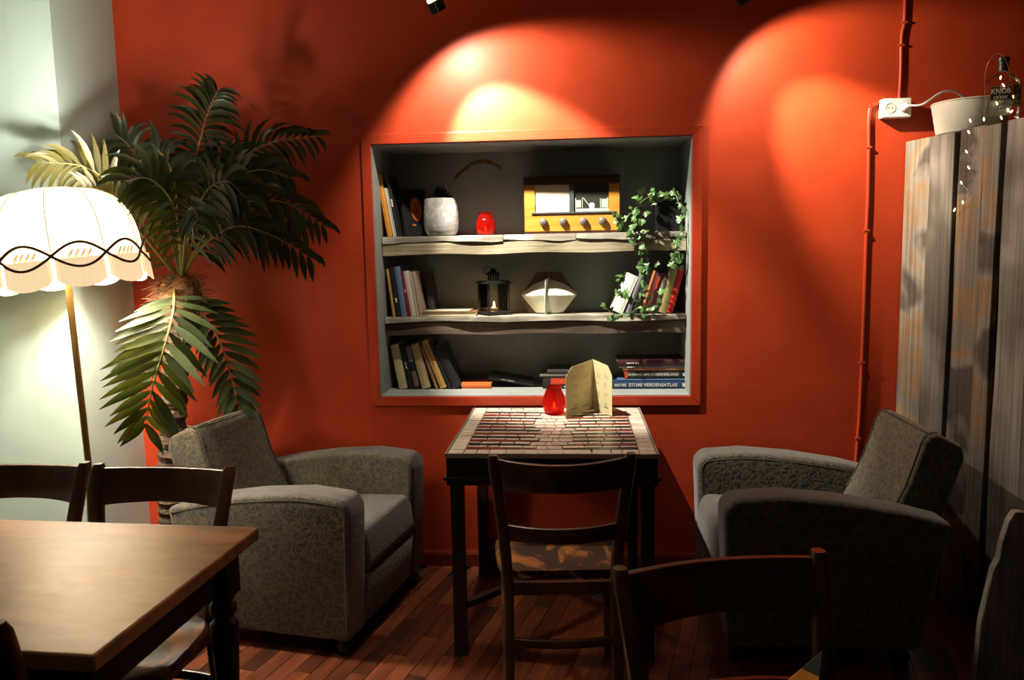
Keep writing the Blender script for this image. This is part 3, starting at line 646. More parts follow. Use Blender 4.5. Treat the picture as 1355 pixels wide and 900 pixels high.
for vi, vn in enumerate(vines):
    P = bez([px2(*q) - ib for q in vn], 3)
    for q in P[1::2]:
        o = bpy.data.objects.new('leaf', leaf_me[rl.randrange(4)]); COL.objects.link(o); o.parent = ivy; o.location = q + Vector((rl.uniform(-.016, .016), rl.uniform(-.014, .0), rl.uniform(-.014, .014)))
        sc = rl.uniform(.018, .030); o.scale = (sc, sc, sc); o.rotation_euler = (rl.uniform(.6, 1.5), rl.uniform(-.5, .5), rl.uniform(-.7, .7)); o.rotation_euler.rotate(Euler((0, rl.uniform(-2.6, 2.6), 0)))
for c, lst in ((A_, leafA), (B_, leafB)):
    for i, (cx, cy) in enumerate(lst):
        Yl = .050 if c is A_ else .072
        if c is A_ and cy < 300: Yl = .10
        if c is A_ and cx > 500 and cy < 330: Yl = .13
        P = px2(c, cx, cy, Yl + rl.uniform(-.012, .006)) - ib
        o = bpy.data.objects.new('leaf', leaf_me[rl.randrange(4)]); COL.objects.link(o); o.parent = ivy; o.location = P
        sc = rl.uniform(.023, .037); o.scale = (sc, sc, sc); o.rotation_euler = (rl.uniform(.6, 1.5), rl.uniform(-.5, .5), rl.uniform(-.7, .7) + (PI if False else 0))
        o.rotation_euler.rotate(Euler((0, rl.uniform(-2.4, 2.4), 0)))

# ------------------------------------------------------------------ mosaic table and menu
TX0, TX1, TY0, TY1 = -.347, .392, -.832, -.036
tc_ = Vector(((TX0 + TX1) / 2, (TY0 + TY1) / 2, 0)); TWd = TX1 - TX0; TDp = TY1 - TY0
mt = thing('mosaic_table', 'black table with white red and black mosaic tile top', 'table', tc_)
top = bx('tabletop', (0, 0, .743), (TWd - .008, TDp - .008, .010), pm('tan_grout', (.13, .085, .052), .8, (.18, .12, .075), 40), mt)
b = MB()
for sx_, sy_, dx, dy in ((0, 1, TWd, .005), (0, -1, TWd, .005), (1, 0, .005, TDp - .01), (-1, 0, .005, TDp - .01)):
    b.box((sx_ * (TWd / 2 - .0025), sy_ * (TDp / 2 - .0025), .744), (dx, dy, .016))
b.build('metal_edging', pm('aluminium_edging', (.50, .47, .42), .35, metal=.7), mt)
TW_ = pm('cream_tile', (.60, .52, .43), .36, (.52, .44, .36), 60, rnd=.12); TR_ = pm('red_tile', (.14, .014, .008), .30, rnd=.3, col2=(.18, .024, .012), scale=30); TB_ = pm('black_tile', (.012, .013, .015), .28, rnd=.3, col2=(.02, .022, .026), scale=30)
rt = random.Random(11)
def tile(poly, mat, par=top):
    cx = sum(p[0] for p in poly) / len(poly); cy = sum(p[1] for p in poly) / len(poly)
    def ins(p, d=.0028):
        v = Vector((p[0] - cx, p[1] - cy)); L_ = max(v.length, 1e-5); return (v.x * (1 - d / L_), v.y * (1 - d / L_))
    pl = [ins(p) for p in poly]; h = .0047 + .0032 + rt.uniform(0, .0008)
    b = MB(); b.prism(pl, .0047, h); o = b.build('tile', mat, par); o.location = (cx, cy, 0)
hx, hy = TWd / 2 - .008, TDp / 2 - .008; bw = .056
def splits(a, c, n, r):
    L_ = [a + (c - a) * (i / n) + (0 if i in (0, n) else r.uniform(-.012, .012)) for i in range(n + 1)]; return L_
for sgn in (-1, 1):
    ys = splits(-hy, hy, 15, rt)
    for i in range(15): tile([(sgn * hx, ys[i]), (sgn * (hx - bw), ys[i] + rt.uniform(-.004, .004)), (sgn * (hx - bw), ys[i + 1] + rt.uniform(-.004, .004)), (sgn * hx, ys[i + 1])], TW_)
    xs = splits(-hx + bw, hx - bw, 12, rt)
    for i in range(12): tile([(xs[i], sgn * hy), (xs[i] + rt.uniform(-.006, .006), sgn * (hy - bw)), (xs[i + 1] + rt.uniform(-.006, .006), sgn * (hy - bw)), (xs[i + 1], sgn * hy)], TW_)
NR = 12; ih = 2 * (hy - bw); rh = ih / NR; ix = hx - bw; cxh = .055
cen_l = [.030 + rt.uniform(0, .055) for _ in range(NR)]; cen_r = [.030 + rt.uniform(0, .055) for _ in range(NR)]
for r_ in range(NR):
    yb = -ih / 2 + r_ * rh
    for sgn in (-1, 1):
        cxh = cen_r[r_] if sgn > 0 else cen_l[r_]
        mat = (TR_, TB_)[(r_ + (1 if sgn > 0 else 0)) % 2]
        n = 4; xs = [ix - (ix - cxh) * i / n + (0 if i in (0, n) else rt.uniform(-.012, .012)) for i in range(n + 1)]
        hs = lambda x: rh * (.36 + .34 * max(0, (x - cxh) / (ix - cxh)) ** .7)
        for i in range(n):
            a, c = xs[i], xs[i + 1]
            tile([(sgn * a, yb + .001), (sgn * c, yb + .001), (sgn * c, yb + hs(c)), (sgn * a, yb + hs(a))], mat)
        n = 4; xs = [ix - (ix - cxh) * i / n + (0 if i in (0, n) else rt.uniform(-.014, .014)) for i in range(n + 1)]
        for i in range(n):
            a, c = xs[i], xs[i + 1]; k = rt.uniform(-.005, .005)
            tile([(sgn * a, yb + hs(a) + .001), (sgn * (c + k), yb + hs(c) + .001), (sgn * c, yb + rh - .001), (sgn * a, yb + rh - .001)], TW_)
    L0, R0_ = -cen_l[r_], cen_r[r_]; n = 2 if R0_ - L0 < .11 else 3
    cuts = [L0] + [L0 + (R0_ - L0) * (q + 1) / n + rt.uniform(-.010, .010) for q in range(n - 1)] + [R0_]; sk_ = [0] + [rt.uniform(-.016, .016) for _ in range(n - 1)] + [0]
    for q in range(n):
        dy0, dy1 = rt.uniform(.0, .008), rt.uniform(.0, .008)
        tile([(cuts[q], yb + dy0), (cuts[q + 1], yb + dy1), (cuts[q + 1] + sk_[q + 1], yb + rh - dy0 * .5), ((cuts[q] + cuts[q + 1]) / 2, yb + rh), (cuts[q] + sk_[q], yb + rh - dy1 * .5)], TW_)
b = MB(); b.box((0, TDp / 2 - .014, .687), (TWd - .008, .02, .100)); b.box((0, -TDp / 2 + .014, .687), (TWd - .008, .02, .100)); b.box((TWd / 2 - .014, 0, .687), (.02, TDp - .05, .100)); b.box((-TWd / 2 + .014, 0, .687), (.02, TDp - .05, .100))
b.build('apron', BLACKW, mt)
b = MB()
for sx_, sy_, dx, dy in ((0, 1, TWd + .012, .018), (0, -1, TWd + .012, .018), (1, 0, .018, TDp - .026), (-1, 0, .018, TDp - .026)):
    b.box((sx_ * (TWd / 2 - .003), sy_ * (TDp / 2 - .003), .662), (dx, dy, .012))
b.build('apron_moulding', BLACKW, mt, bevel=.002)
for a in (-1, 1):
    for c in (-1, 1): bx('leg', (a * (TWd / 2 - .036), c * (TDp / 2 - .036), .36), (.046, .046, .719), BLACKW, mt, .003)
for a in (-1, 1):
    dx_, dy_ = TWd - .072, a * (TDp - .072); st_ = bx('stretcher', (0, 0, .165 + a * .013), (math.hypot(dx_, dy_) - .05, .026, .024), BLACKW, mt, .002); st_.rotation_euler = (0, 0, math.atan2(dy_, dx_))
# menu card
pf = onZ(785, 542, TT); pl_ = onZ(749, 553, TT); pr_ = onZ(810, 551, TT)
mn = thing('menu_card', 'cream folded menu card with clipped top corners on the mosaic table', 'menu', (pf.x, pf.y, TT + .0002)); HM = .222
MENU = pm('menu_stock', (.66, .58, .33), .8, (.60, .53, .30), 12)
for q, wd in ((pl_, 1.0), (pr_, 1.0)):
    d = Vector((q.x - pf.x, q.y - pf.y, 0)); Lm = d.length * wd; d.normalize(); nn = Vector((-d.y, d.x, 0)) * .0005
    pts = [(0.0004, 0), (Lm, 0), (Lm, HM - .05), (Lm * .78, HM - .012), (0.0004, HM)]
    vs = [d * r + Vector((0, 0, z)) + nn for r, z in pts] + [d * r + Vector((0, 0, z)) - nn for r, z in pts]
    b = MB(); b.add(vs, [tuple(range(5)), tuple(range(9, 4, -1))] + [(j, (j + 1) % 5, 5 + (j + 1) % 5, 5 + j) for j in range(5)]); pn = b.build('panel', MENU, mn)
    fs = -1 if nn.y > 0 else 1; off = nn * fs * 1.6
    b = MB(); rr = random.Random(5)
    for colx in (.16, .58):
        z = HM - .055
        while z > .03:
            for ln in range(rr.choice((2, 3, 4))):
                x0 = colx * Lm + rr.uniform(0, .008); x1 = x0 + rr.uniform(.5, 1) * .24 * Lm
                p0_, p1_ = d * x0 + off, d * x1 + off; zz = z - ln * .0065
                b.add([p0_ + Vector((0, 0, zz)), p1_ + Vector((0, 0, zz)), p1_ + Vector((0, 0, zz + .0022)), p0_ + Vector((0, 0, zz + .0022))], [(0, 1, 2, 3)])
            z -= rr.uniform(.035, .05)
    b.build('print', pm('faded_ink', (.32, .30, .20), .8), pn)['kind'] = 'stuff'
    b = MB()
    for colx in (.18, .60):
        p0_, p1_ = d * (colx * Lm) + off, d * ((colx + .22) * Lm) + off
        b.add([p0_ + Vector((0, 0, .026)), p1_ + Vector((0, 0, .026)), p1_ + Vector((0, 0, .030)), p0_ + Vector((0, 0, .030))], [(0, 1, 2, 3)])
    b.build('print', INK, pn)['kind'] = 'stuff'

# ------------------------------------------------------------------ chairs
def make_chair():
    t = thing('cafe_chair', 'x', 'chair')
    for s_ in (-1, 1):
        P = bez([(s_ * .168, -.250, .0), (s_ * .166, -.205, .24), (s_ * .166, -.185, .45), (s_ * .178, -.205, .62), (s_ * .193, -.245, .78), (s_ * .200, -.272, .862)], 4)
        rings = []
        for i, p in enumerate(P):
            tt = i / (len(P) - 1); wx, wy = .0175, .0205 - .002 * tt
            if i == len(P) - 1: wx *= .7; wy *= .7
            ring = [(p.x + wx * math.copysign(abs(math.cos(a)) ** .6, math.cos(a)), p.y + wy * math.copysign(abs(math.sin(a)) ** .6, math.sin(a)), p.z) for a in [2 * PI * (k + .5) / 12 for k in range(12)]]
            rings.append(ring)
        b = MB(); b.loft(rings); b.build('back_post', CHAIRW, t, smooth=True)
        b = MB(); b.tube([(s_ * .178, .160, .0), (s_ * .180, .154, .10), (s_ * .178, .150, .30), (s_ * .176, .148, .440)], [.0125, .016, .0195, .020], 12); b.build('front_leg', CHAIRW, t, smooth=True)
        b = MB(); b.tube([(s_ * .176, .15, .20), (s_ * .168, -.205, .21)], .010, 8); b.build('side_stretcher', CHAIRW, t, smooth=True)
    def rail(name, z0, z1, hw0, hw1, y0, y1, bow, th, crown=0):
        n = 14; rings = []
        for i in range(n + 1):
            u = -1 + 2 * i / n; by = -bow * (1 - u * u); zt = z1 + crown * (1 - u * u)
            rings.append([(u * hw0, y0 + by - th / 2, z0), (u * hw0, y0 + by + th / 2, z0), (u * hw1, y1 + by + th / 2, zt), (u * hw1, y1 + by - th / 2, zt)])
        b = MB(); b.loft(rings); return b.build(name, CHAIRW, t, bevel=.003, smooth=True)
    rail('top_rail', .750, .852, .186, .196, -.236, -.266, .054, .020, -.010)
    rail('middle_rail', .580, .634, .170, .176, -.198, -.208, .044, .017, -.004)
    rail('back_stretcher', .245, .272, .163, .163, -.206, -.206, .022, .017)
    # seat: rounded trapezoid with a shallow dish
    def outline(k, hz):
        pts = []
        for a in range(32):
            th = 2 * PI * a / 32; c, s_ = math.cos(th), math.sin(th); x = math.copysign(abs(c) ** .5, c); y = math.copysign(abs(s_) ** .55, s_)
            pts.append((x * (.208 + .014 * y) * k, (y * .188 + .0) * k, hz))
        return pts
    b = MB(); b.loft([outline(.96, .440), outline(1.0, .446), outline(1.0, .458), outline(.97, .465), outline(.8, .462), outline(.4, .458)])
    b.v = [(x, max(y, -.164), z) for x, y, z in b.v]
    b.build('seat', SEATW, t, smooth=True)
    b = MB(); b.box((0, .150, .420), (.33, .018, .040)); b.box((0, -.186, .420), (.315, .018, .040)); b.box((-.168, -.016, .420), (.018, .31, .040)); b.box((.168, -.016, .420), (.018, .31, .040))
    b.build('seat_frame', CHAIRW, t)
    rb = MB(); rb.tube([(-.177, .150, .27), (.177, .150, .27)], .010, 8); rb.build('front_stretcher', CHAIRW, t, smooth=True)
    return t
ch = make_chair()
def place(o, label, pa, pb_, facing):
    """posts' tops at world pa, pb_; facing=+1 looks to +y"""
    mid = (Vector(pa) + Vector(pb_)) / 2; d = Vector(pb_) - Vector(pa); a = math.atan2(d.y, d.x) + (0 if facing > 0 else PI)
    R = Matrix.Rotation(a, 3, 'Z'); off = R @ Vector((0, -.268, 0))
    o.location = (mid.x - off.x, mid.y - off.y, 0); o.rotation_euler = (0, 0, a); o['label'] = label
Z8 = .862
place(ch, 'dark wooden chair with worn seat pulled up to the mosaic table', onZ(651, 602, Z8), onZ(836, 599, Z8), 1)
ch['group'] = 'dark wooden cafe chairs'
c2 = copy_tree(ch); place(c2, 'dark wooden chair with its back to the armchair beside the plank cabinet', onZ(829, 752, Z8), onZ(1077, 730, Z8), -1)
c3 = copy_tree(ch); place(c3, 'dark wooden chair at the brown table, in front of the palm trunk', onZ(136, 614, Z8), onZ(297, 617, Z8), -1)
pa = onZ(111, 612, Z8); c4 = copy_tree(ch); place(c4, 'dark wooden chair at the brown table, in front of the lamp pole', (pa.x - .40, pa.y + .0, 0), (pa.x, pa.y, 0), -1)
pa = onZ(14, 812, Z8); c5 = copy_tree(ch); place(c5, 'dark wooden chair whose back post rises before the brown table front edge', (pa.x - .40, pa.y - .02, 0), (pa.x, pa.y - .03, 0), 1)

# ------------------------------------------------------------------ brown table in the foreground
br = onZ(327, 697, .75); frc = onZ(146, 868, .75)
rzt = math.radians(-3.0); LW = 1.30; LD = (br - frc).length
lt = thing('wooden_table', 'long brown wooden dining table with worn glossy top', 'table', (0, 0, 0), rzt)
R = Matrix.Rotation(rzt, 3, 'Z'); cen = (br + frc) / 2 - R @ Vector((LW / 2, 0, 0)); lt.location = (cen.x, cen.y, 0)
bx('tabletop', (0, 0, .733), (LW, LD, .034), TOPW, lt, .004)
b = MB()
for sy_ in (-1, 1): b.box((0, sy_ * (LD / 2 - .07), .665), (LW - .18, .02, .10))
for sx_ in (-1, 1): b.box((sx_ * (LW / 2 - .07), 0, .665), (.02, LD - .18, .10))
b.build('apron', BLACKW, lt)
for sx_ in (-1, 1):
    for sy_ in (-1, 1):
        b = MB(); b.box((0, 0, .655), (.066, .066, .12)); b.lathe([(.026, .0), (.018, .03), (.023, .06), (.026, .30), (.033, .45), (.036, .52), (.022, .535), (.034, .55), (.034, .57), (.026, .58), (.032, .595)], 16)
        o = b.build('leg', BLACKW, lt, smooth=True); o.location = (sx_ * (LW / 2 - .072), sy_ * (LD / 2 - .072), 0)

# table below the frame with the orange card standing on it
ft = thing('side_table', 'dark square wooden table standing before the turned-away chair', 'table', (.62, -2.76, 0))
bx('tabletop', (0, 0, .735), (.72, .66, .03), TOPW, ft, .004)
for a in (-1, 1):
    for c in (-1, 1): bx('leg', (a * .31, c * .28, .36), (.05, .05, .719), BLACKW, ft, .003)
tip = onY(1088, 861, -2.475); lowl = onY(1036, 905, -2.475); lr = onY(1085, 905, -2.475)
cz = tip.z - .752
oc = thing('folded_card', 'orange card with dark pointed corner standing up on the small table', 'card', (tip.x, -2.475, .7505))
dl = (lowl.x - tip.x) / (tip.z - lowl.z)
b = MB(); zc_ = cz - .028
b.prism([(dl * cz, 0), (-.004, 0), (-.003, zc_ - .006), (dl * .024, cz - .024)], 0, .0015, 'y'); b.build('card', pm('orange_card', (.62, .26, .05), .7, (.52, .21, .04), 15), oc)
b = MB(); b.prism([(dl * .024, cz - .024), (-.003, zc_ - .006), (0, cz)], -.0002, .0017, 'y'); b.build('dark_corner', pm('dark_card_corner', (.04, .045, .05), .6), oc)
b = MB(); b.prism([(dl * cz, 0), (-.004, 0), (-.002, cz * .55)], .0, .0015, 'y'); o = b.build('card_stand', MATS['orange_card'], oc); o.rotation_euler = (math.radians(-18), 0, 0); o.location = (0, .0022, 0)

# ------------------------------------------------------------------ armchairs
def make_armchair():
    t = thing('armchair', 'x', 'armchair')
    HWd = .362; AT = .135
    prof = [(.375, .065), (.392, .46)] + arc(.335, .535, .060, -5, 92, 7) + [(.20, .605), (.0, .588), (-.20, .556), (-.36, .515), (-.27, .065)]
    for s_ in (-1, 1):
        b = MB(); y0, y1 = (s_ * HWd, s_ * (HWd - AT)); b.prism(prof, min(y0, y1), max(y0, y1), 'y')
        arm = b.build('arm', [FAB, FABP], t, bevel=.020, bseg=4, smooth=True)
        for pl_ in arm.data.polygons:
            if abs(pl_.normal.y) < .75: pl_.material_index = 1
        for ys in (s_ * HWd, s_ * (HWd - AT)):
            sgn = 1 if ys == max(y0, y1) else -1
            P = [(x, ys - sgn * .001, z) for x, z in [(.366, .10)] + [(.372, .46)] + arc(.335, .530, .040, 0, 90, 5) + [(.20, .580), (.0, .563), (-.20, .532), (-.34, .497)]]
            b = MB(); b.tube(bez(P, 2), .0024, 6); b.build('piping', PIPE_, arm, smooth=True)
    iw = HWd - AT - .004
    # seat and front
    b = MB(); b.prism([(.398, .295), (.388, .395)] + arc(.345, .395, .040, 20, 90, 4) + [(.1, .425), (-.20, .400), (-.20, .27), (.38, .27)], -iw, iw, 'y')
    b.build('seat_cushion', [FABP], t, bevel=.022, bseg=4, smooth=True)
    b = MB(); b.prism([(.368, .07), (.390, .268), (-.24, .268), (-.27, .07)], -iw, iw, 'y'); b.build('base', FAB, t, bevel=.012, smooth=True)
    # reclined back, wider than the seat above the arms
    bp = [(-.155, .36), (-.265, .60)] + [(-.312, .755), (-.330, .785), (-.36, .790), (-.445, .745), (-.455, .70), (-.35, .36)]
    b = MB(); b.prism(bp, -iw + .002, iw - .002, 'y'); bk = b.build('backrest', FAB, t, bevel=.015, bseg=4, smooth=True)
    bp2 = [(-.34, .10), (-.40, .50), (-.455, .70), (-.43, .735), (-.36, .70), (-.275, .40), (-.25, .10)]
    for s_ in (-1, 1):
        P = [(x, s_ * (iw - .016), z) for x, z in [(-.20, .47), (-.262, .60), (-.308, .755), (-.33, .788), (-.36, .793)]]
        b = MB(); b.tube(bez(P, 2), .0024, 6); b.build('piping', PIPE_, bk, smooth=True)
    P = [(-.333, s_ * .195, .789) for s_ in (-1, -.5, 0, .5, 1)]
    b = MB(); b.tube(P, .0024, 6); b.build('piping', PIPE_, bk, smooth=True)
    for a, c in ((.33, .31), (.33, -.31), (-.22, .31), (-.22, -.31)):
        b = MB(); b.lathe([(.022, 0), (.032, .012), (.034, .03), (.026, .048), (.024, .066)], 14); o = b.build('foot', BLACKW, t, smooth=True); o.location = (a, c, 0)
    return t
ac = make_armchair(); ac['group'] = 'patterned armchairs'; ac['label'] = 'patterned grey upholstered armchair standing under the palm fronds'; ac.location = (-1.005, -.445, 0); ac.rotation_euler = (0, 0, math.radians(-10.5))
a2 = copy_tree(ac); a2['label'] = 'patterned grey upholstered armchair standing beside the plank cabinet'; a2.location = (1.005, -.475, 0); a2.rotation_euler = (0, 0, PI)

# ------------------------------------------------------------------ floor lamp
LX, LY = -1.725, -.76
lp = thing('floor_lamp', 'brass standing lamp with fringed cream dome shade', 'lamp', (LX, LY, 0))
b = MB(); b.lathe([(.14, .0), (.14, .012), (.12, .022), (.05, .034), (.02, .05), (.012, .07)], 28); b.build('base', BRASS, lp, smooth=True)
tpx = onY(93, 385, LY).x - LX; bpx = onY(122, 605, LY).x - LX
b = MB(); b.tube([(0, 0, .06), (bpx * .6, 0, .7), (tpx * .5, 0, 1.33), (tpx * .5, 0, 1.56)], .0115, 14); b.build('pole', BRASS, lp, smooth=True)
SH = bpy.data.materials.new('lit_cream_shade'); SH.use_nodes = True; nt = SH.node_tree; pb = nt.nodes['Principled BSDF']
pb.inputs['Base Color'].default_value = (.80, .70, .52, 1); pb.inputs['Roughness'].default_value = .9
pb.inputs['Emission Color'].default_value = (1, .84, .52, 1); pb.inputs['Emission Strength'].default_value = 1.6
FRM = pm('fringe_cream', (.72, .58, .38), .9, emis=(1, .74, .42), es=.70)
BRD = pm('brown_braid', (.10, .045, .018), .8)
shp = bpy.data.objects.new('lamp_shade', None)
NPAN, R0 = 10, .262
def shade_r(t):  # t 0 bottom .. 1 top
    return R0 * (1 - .66 * t ** 2.3) if t < 1 else R0 * .30
ZB, HS = 1.440, .252
b = MB(); rings = []; nn = NPAN * 8
for k in range(13):
    t_ = k / 12; r = shade_r(t_); z = HS * (math.sin(t_ * PI / 2) ** .95)
    rings.append([(r * (1 - .035 * abs(math.cos(a * NPAN / 2)) ** 6) * math.cos(a), r * (1 - .035 * abs(math.cos(a * NPAN / 2)) ** 6) * math.sin(a), z) for a in [2 * PI * j / nn for j in range(nn)]])
b.loft(rings, caps=False); shade = b.build('lamp_shade', SH, lp, smooth=True); shade.location = (.0, 0, ZB); shade.rotation_euler = (math.radians(1), math.radians(-5.5), 0)
def on_shade(a, z):  # point on the shade wall or the skirt under it
    if z >= 0:
        t_ = 2 / PI * math.asin(min(1, max(0, (z / HS)) ** (1 / .95))); r = shade_r(t_)
    else: r = R0 + .004
    return (r * math.cos(a), r * math.sin(a), z)
# skirt with lobes, medallions, braid, fringe
for i in range(NPAN):
    a0 = 2 * PI * i / NPAN + .14; a1 = a0 + 2 * PI / NPAN
    b = MB(); m_ = 14; r_in = []
    vs = []; fs = []
    for j in range(m_ + 1):
        u = j / m_; a = a0 + (a1 - a0) * (.03 + .94 * u); lob = math.sin(PI * u); zt = .0; zb = -.066 - .032 * lob ** .6; rr_ = R0 + .003 + .012 * lob ** .5
        pl = 1 + .006 * (1 if j % 2 else -1)
        for z, k in ((.002, 1), (-.025, 1.0), (zb, 1.01)): vs.append((rr_ * k * pl * math.cos(a), rr_ * k * pl * math.sin(a), z))
    for j in range(m_):
        for q in range(2): fs.append((j * 3 + q, j * 3 + 3 + q, j * 3 + 4 + q, j * 3 + 1 + q))
    b.add(vs, fs); b.build('fringe', FRM, shade)
    # braid: crossing lens shaped lines
    for up_ in (1, -1):
        P = []
        for j in range(13):
            u = j / 12; a = a0 + (a1 - a0) * u; lob = math.sin(PI * u); z = .012 + up_ * .041 * lob
            x, y, _ = on_shade(a, max(z, 0)); k = 1.022 + (.045 * lob ** .5 if z < 0.0 else .012); P.append((x * k, y * k, z))
        b = MB(); b.tube(P, .0046, 6); b.build('braid', BRD, shade)
    # basket weave medallion
    am = (a0 + a1) / 2; b = MB()
    for dx in (-.028, -.009, .010, .029):
        P = [(on_shade(am + (dx + .010 * k) / R0, max(0, .012 + k * .016))[0] * 1.012, on_shade(am + (dx + .010 * k) / R0, max(0, .012 + k * .016))[1] * 1.012, .012 + k * .016) for k in (-1, 0, 1)]
        b.tube(P, [.003, .005, .003], 5)
    b.build('medallion', pm('cream_weave', (.70, .52, .32), .9, emis=(1, .66, .34), es=.42), shade)
for i in range(NPAN):
    a = 2 * PI * i / NPAN + .14; P = [tuple(Vector(on_shade(a, HS * math.sin(t_ / 8 * PI / 2) ** .95 * .999)) * 1.004) for t_ in range(9)]
    b = MB(); b.tube(P, .0016, 5); b.build('rib', pm('shade_seam', (.55, .36, .18), .9, emis=(1, .7, .4), es=.28), shade)
b = MB(); b.lathe([(.078, HS - .002), (.082, HS + .002), (.081, HS + .006), (.077, HS + .004)], 24, caps=False); b.build('top_ring', SH, shade, smooth=True)
b = MB(); b.lathe([(.012, -.03), (.016, 0), (.030, .035), (.028, .06), (.012, .075), (.001, .077)], 16); bulb = b.build('bulb', pm('lit_bulb', (1, .95, .85), .4, emis=(1, .86, .62), es=4), lp, smooth=True); bulb.location = (tpx * .5, 0, 1.585)
l = bpy.data.lights.new('lamp_light', 'POINT'); l.energy = 110; l.color = (1, .95, .84); l.shadow_soft_size = .085
o = bpy.data.objects.new('lamp_light', l); COL.objects.link(o); o.parent = lp; o.location = (tpx * .5, 0, 1.615)

# ------------------------------------------------------------------ palm
pbase = Vector((-1.64, -.30, 0)); palm = thing('artificial_palm', 'tall dark green palm with fibrous trunk rising behind the armchair beside the floor lamp', 'palm tree', pbase)
b = MB(); b.lathe([(.10, .0), (.13, .02), (.145, .20), (.150, .22), (.142, .225), (.135, .21)], 24); b.build('pot', pm('terracotta_pot', (.10, .04, .02), .8), palm, smooth=True)
crown = onY(238, 378, -.36) - pbase
tp = bez([(0, 0, .18), onY(226, 640, -.32) - pbase, onY(231, 520, -.34) - pbase, crown], 14)
b = MB(); rr_ = [.054 + (.006 if i % 2 else -.003) - .006 * i / len(tp) for i in range(len(tp))]; b.tube(tp, rr_, 14); b.build('trunk', TRUNK, palm)
b = MB(); rf = random.Random(9)
for i in range(420):
    a = rf.uniform(0, 2 * PI); h = rf.uniform(-.11, .03); r0 = rf.uniform(.03, .055); o0 = crown + Vector((math.cos(a) * r0, math.sin(a) * r0, h)); ln = rf.uniform(.04, .11)
    d1 = Vector((math.cos(a + .6), math.sin(a + .6), rf.uniform(-.2, .9))).normalized(); d2 = Vector((math.cos(a - .4), math.sin(a - .4), rf.uniform(-.9, .4))).normalized()
    b.tube([o0, o0 + d1 * ln * .5, o0 + d1 * ln * .6 + d2 * ln * .5], [.0016, .0014, .0006], 3)
fo = b.build('fibre_tuft', FIBRE, palm); fo['kind'] = 'stuff'
b = MB(); b.lathe([(.045, -.16), (.075, -.10), (.085, -.04), (.070, .02), (.03, .05)], 14, crown); b.build('crown_sheath', FIBRE, palm, smooth=True)
def frond(pts, big, llen=.20, nl=15, droop=.5, wid=.017, seed=0, start=.30, yscale=1, sidev=None, mat=None):
    mat = mat or PALML
    rr = random.Random(seed); P = bez([Vector(p) - pbase for p in pts], 8); n = len(P)
    b = MB(); b.tube(P, [.0065 - .005 * i / n for i in range(n)], 6); fr_ = b.build('frond', RACH, palm)
    joined = MB()
    for k in range(nl):
        u = start + (1 - start) * (k + .5) / nl; f_ = u * (n - 1); i = min(int(f_), n - 2); p = P[i].lerp(P[i + 1], f_ - i)
        tdir = (P[i + 1] - P[i]).normalized()
        view = (CAM - (p + pbase)).normalized()
        side = tdir.cross(view).normalized() if sidev is None else tdir.cross(Vector(sidev)).normalized()
        nrm = side.cross(tdir).normalized()
        for sg in (-1, 1):
            env = math.sin(PI * min(1, .18 + .80 * (u - start) / (1 - start) * .95)) ** .6
            Ln = llen * (.30 + .70 * env) * rr.uniform(.85, 1.12)
            d = (side * sg * (1.0 - .35 * u) + tdir * (.42 + .40 * u) + nrm * rr.uniform(-.25, .35)).normalized()
            pts_, wids = [], (.22, .8, 1.0, .86, .5, .06); q = p.copy(); dd = d.copy()
            for s_ in range(6):
                pts_.append(q.copy()); q = q + dd * Ln / 5; dd = (dd + Vector((0, 0, -droop * .22)) + Vector((rr.uniform(-.03, .03), rr.uniform(-.03, .03), 0))).normalized()
            vs, fs = [], []
            for s_ in range(6):
                t_ = (pts_[min(s_ + 1, 5)] - pts_[max(s_ - 1, 0)]).normalized(); w_ = t_.cross(nrm); w_ = w_.normalized() if w_.length > 1e-4 else side
                h_ = nrm * .25 * wid * wids[s_]
                vs += [pts_[s_] - w_ * wid * wids[s_], pts_[s_] - h_, pts_[s_] + w_ * wid * wids[s_]]
            for s_ in range(5):
                o_ = s_ * 3; fs += [(o_, o_ + 1, o_ + 4, o_ + 3), (o_ + 1, o_ + 2, o_ + 5, o_ + 4)]
            if big:
                c = pts_[0]; bb_ = MB(); bb_.add([v - c for v in vs], fs); lo = bb_.build('leaflet', mat, fr_, smooth=True); lo.location = c
            else: joined.add(vs, fs)
    if not big:
        jo = joined.build('leaflets', mat, fr_, smooth=True); jo['kind'] = 'stuff'
C0 = (240, 372, -.36)
def FP(*q): return [onY(*p) for p in q]
frond(FP(C0, (246, 300, -.33), (256, 225, -.30), (272, 160, -.28), (288, 120, -.28)), True, .165, 19, 1.5, .0105, 1, .40)
frond(FP(C0, (222, 300, -.30), (195, 235, -.27), (172, 195, -.27), (154, 178, -.28)), True, .15, 17, 1.6, .011, 2, .30)
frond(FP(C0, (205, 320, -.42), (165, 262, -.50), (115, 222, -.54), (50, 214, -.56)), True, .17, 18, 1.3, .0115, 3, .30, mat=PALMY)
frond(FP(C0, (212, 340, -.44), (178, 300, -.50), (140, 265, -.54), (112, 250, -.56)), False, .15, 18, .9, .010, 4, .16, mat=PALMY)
frond(FP(C0, (262, 300, -.33), (300, 228, -.25), (355, 190, -.18), (422, 180, -.14)), True, .165, 20, 1.7, .0105, 5, .28)
frond(FP(C0, (272, 310, -.40), (320, 270, -.38), (375, 268, -.36), (430, 300, -.34)), False, .15, 18, 1.6, .0115, 6, .28)
frond(FP(C0, (265, 330, -.45), (310, 300, -.48), (360, 312, -.46), (412, 342, -.42)), True, .16, 15, 1.9, .0135, 7, .25)
frond(FP((231, 384, -.44), (229, 415, -.56), (216, 465, -.62), (200, 520, -.60), (192, 566, -.56)), True, .225, 16, .16, .0185, 8, .06)
frond(FP((244, 384, -.38), (268, 415, -.36), (290, 450, -.32), (305, 495, -.28), (316, 540, -.27)), True, .17, 14, .30, .017, 9, .12)
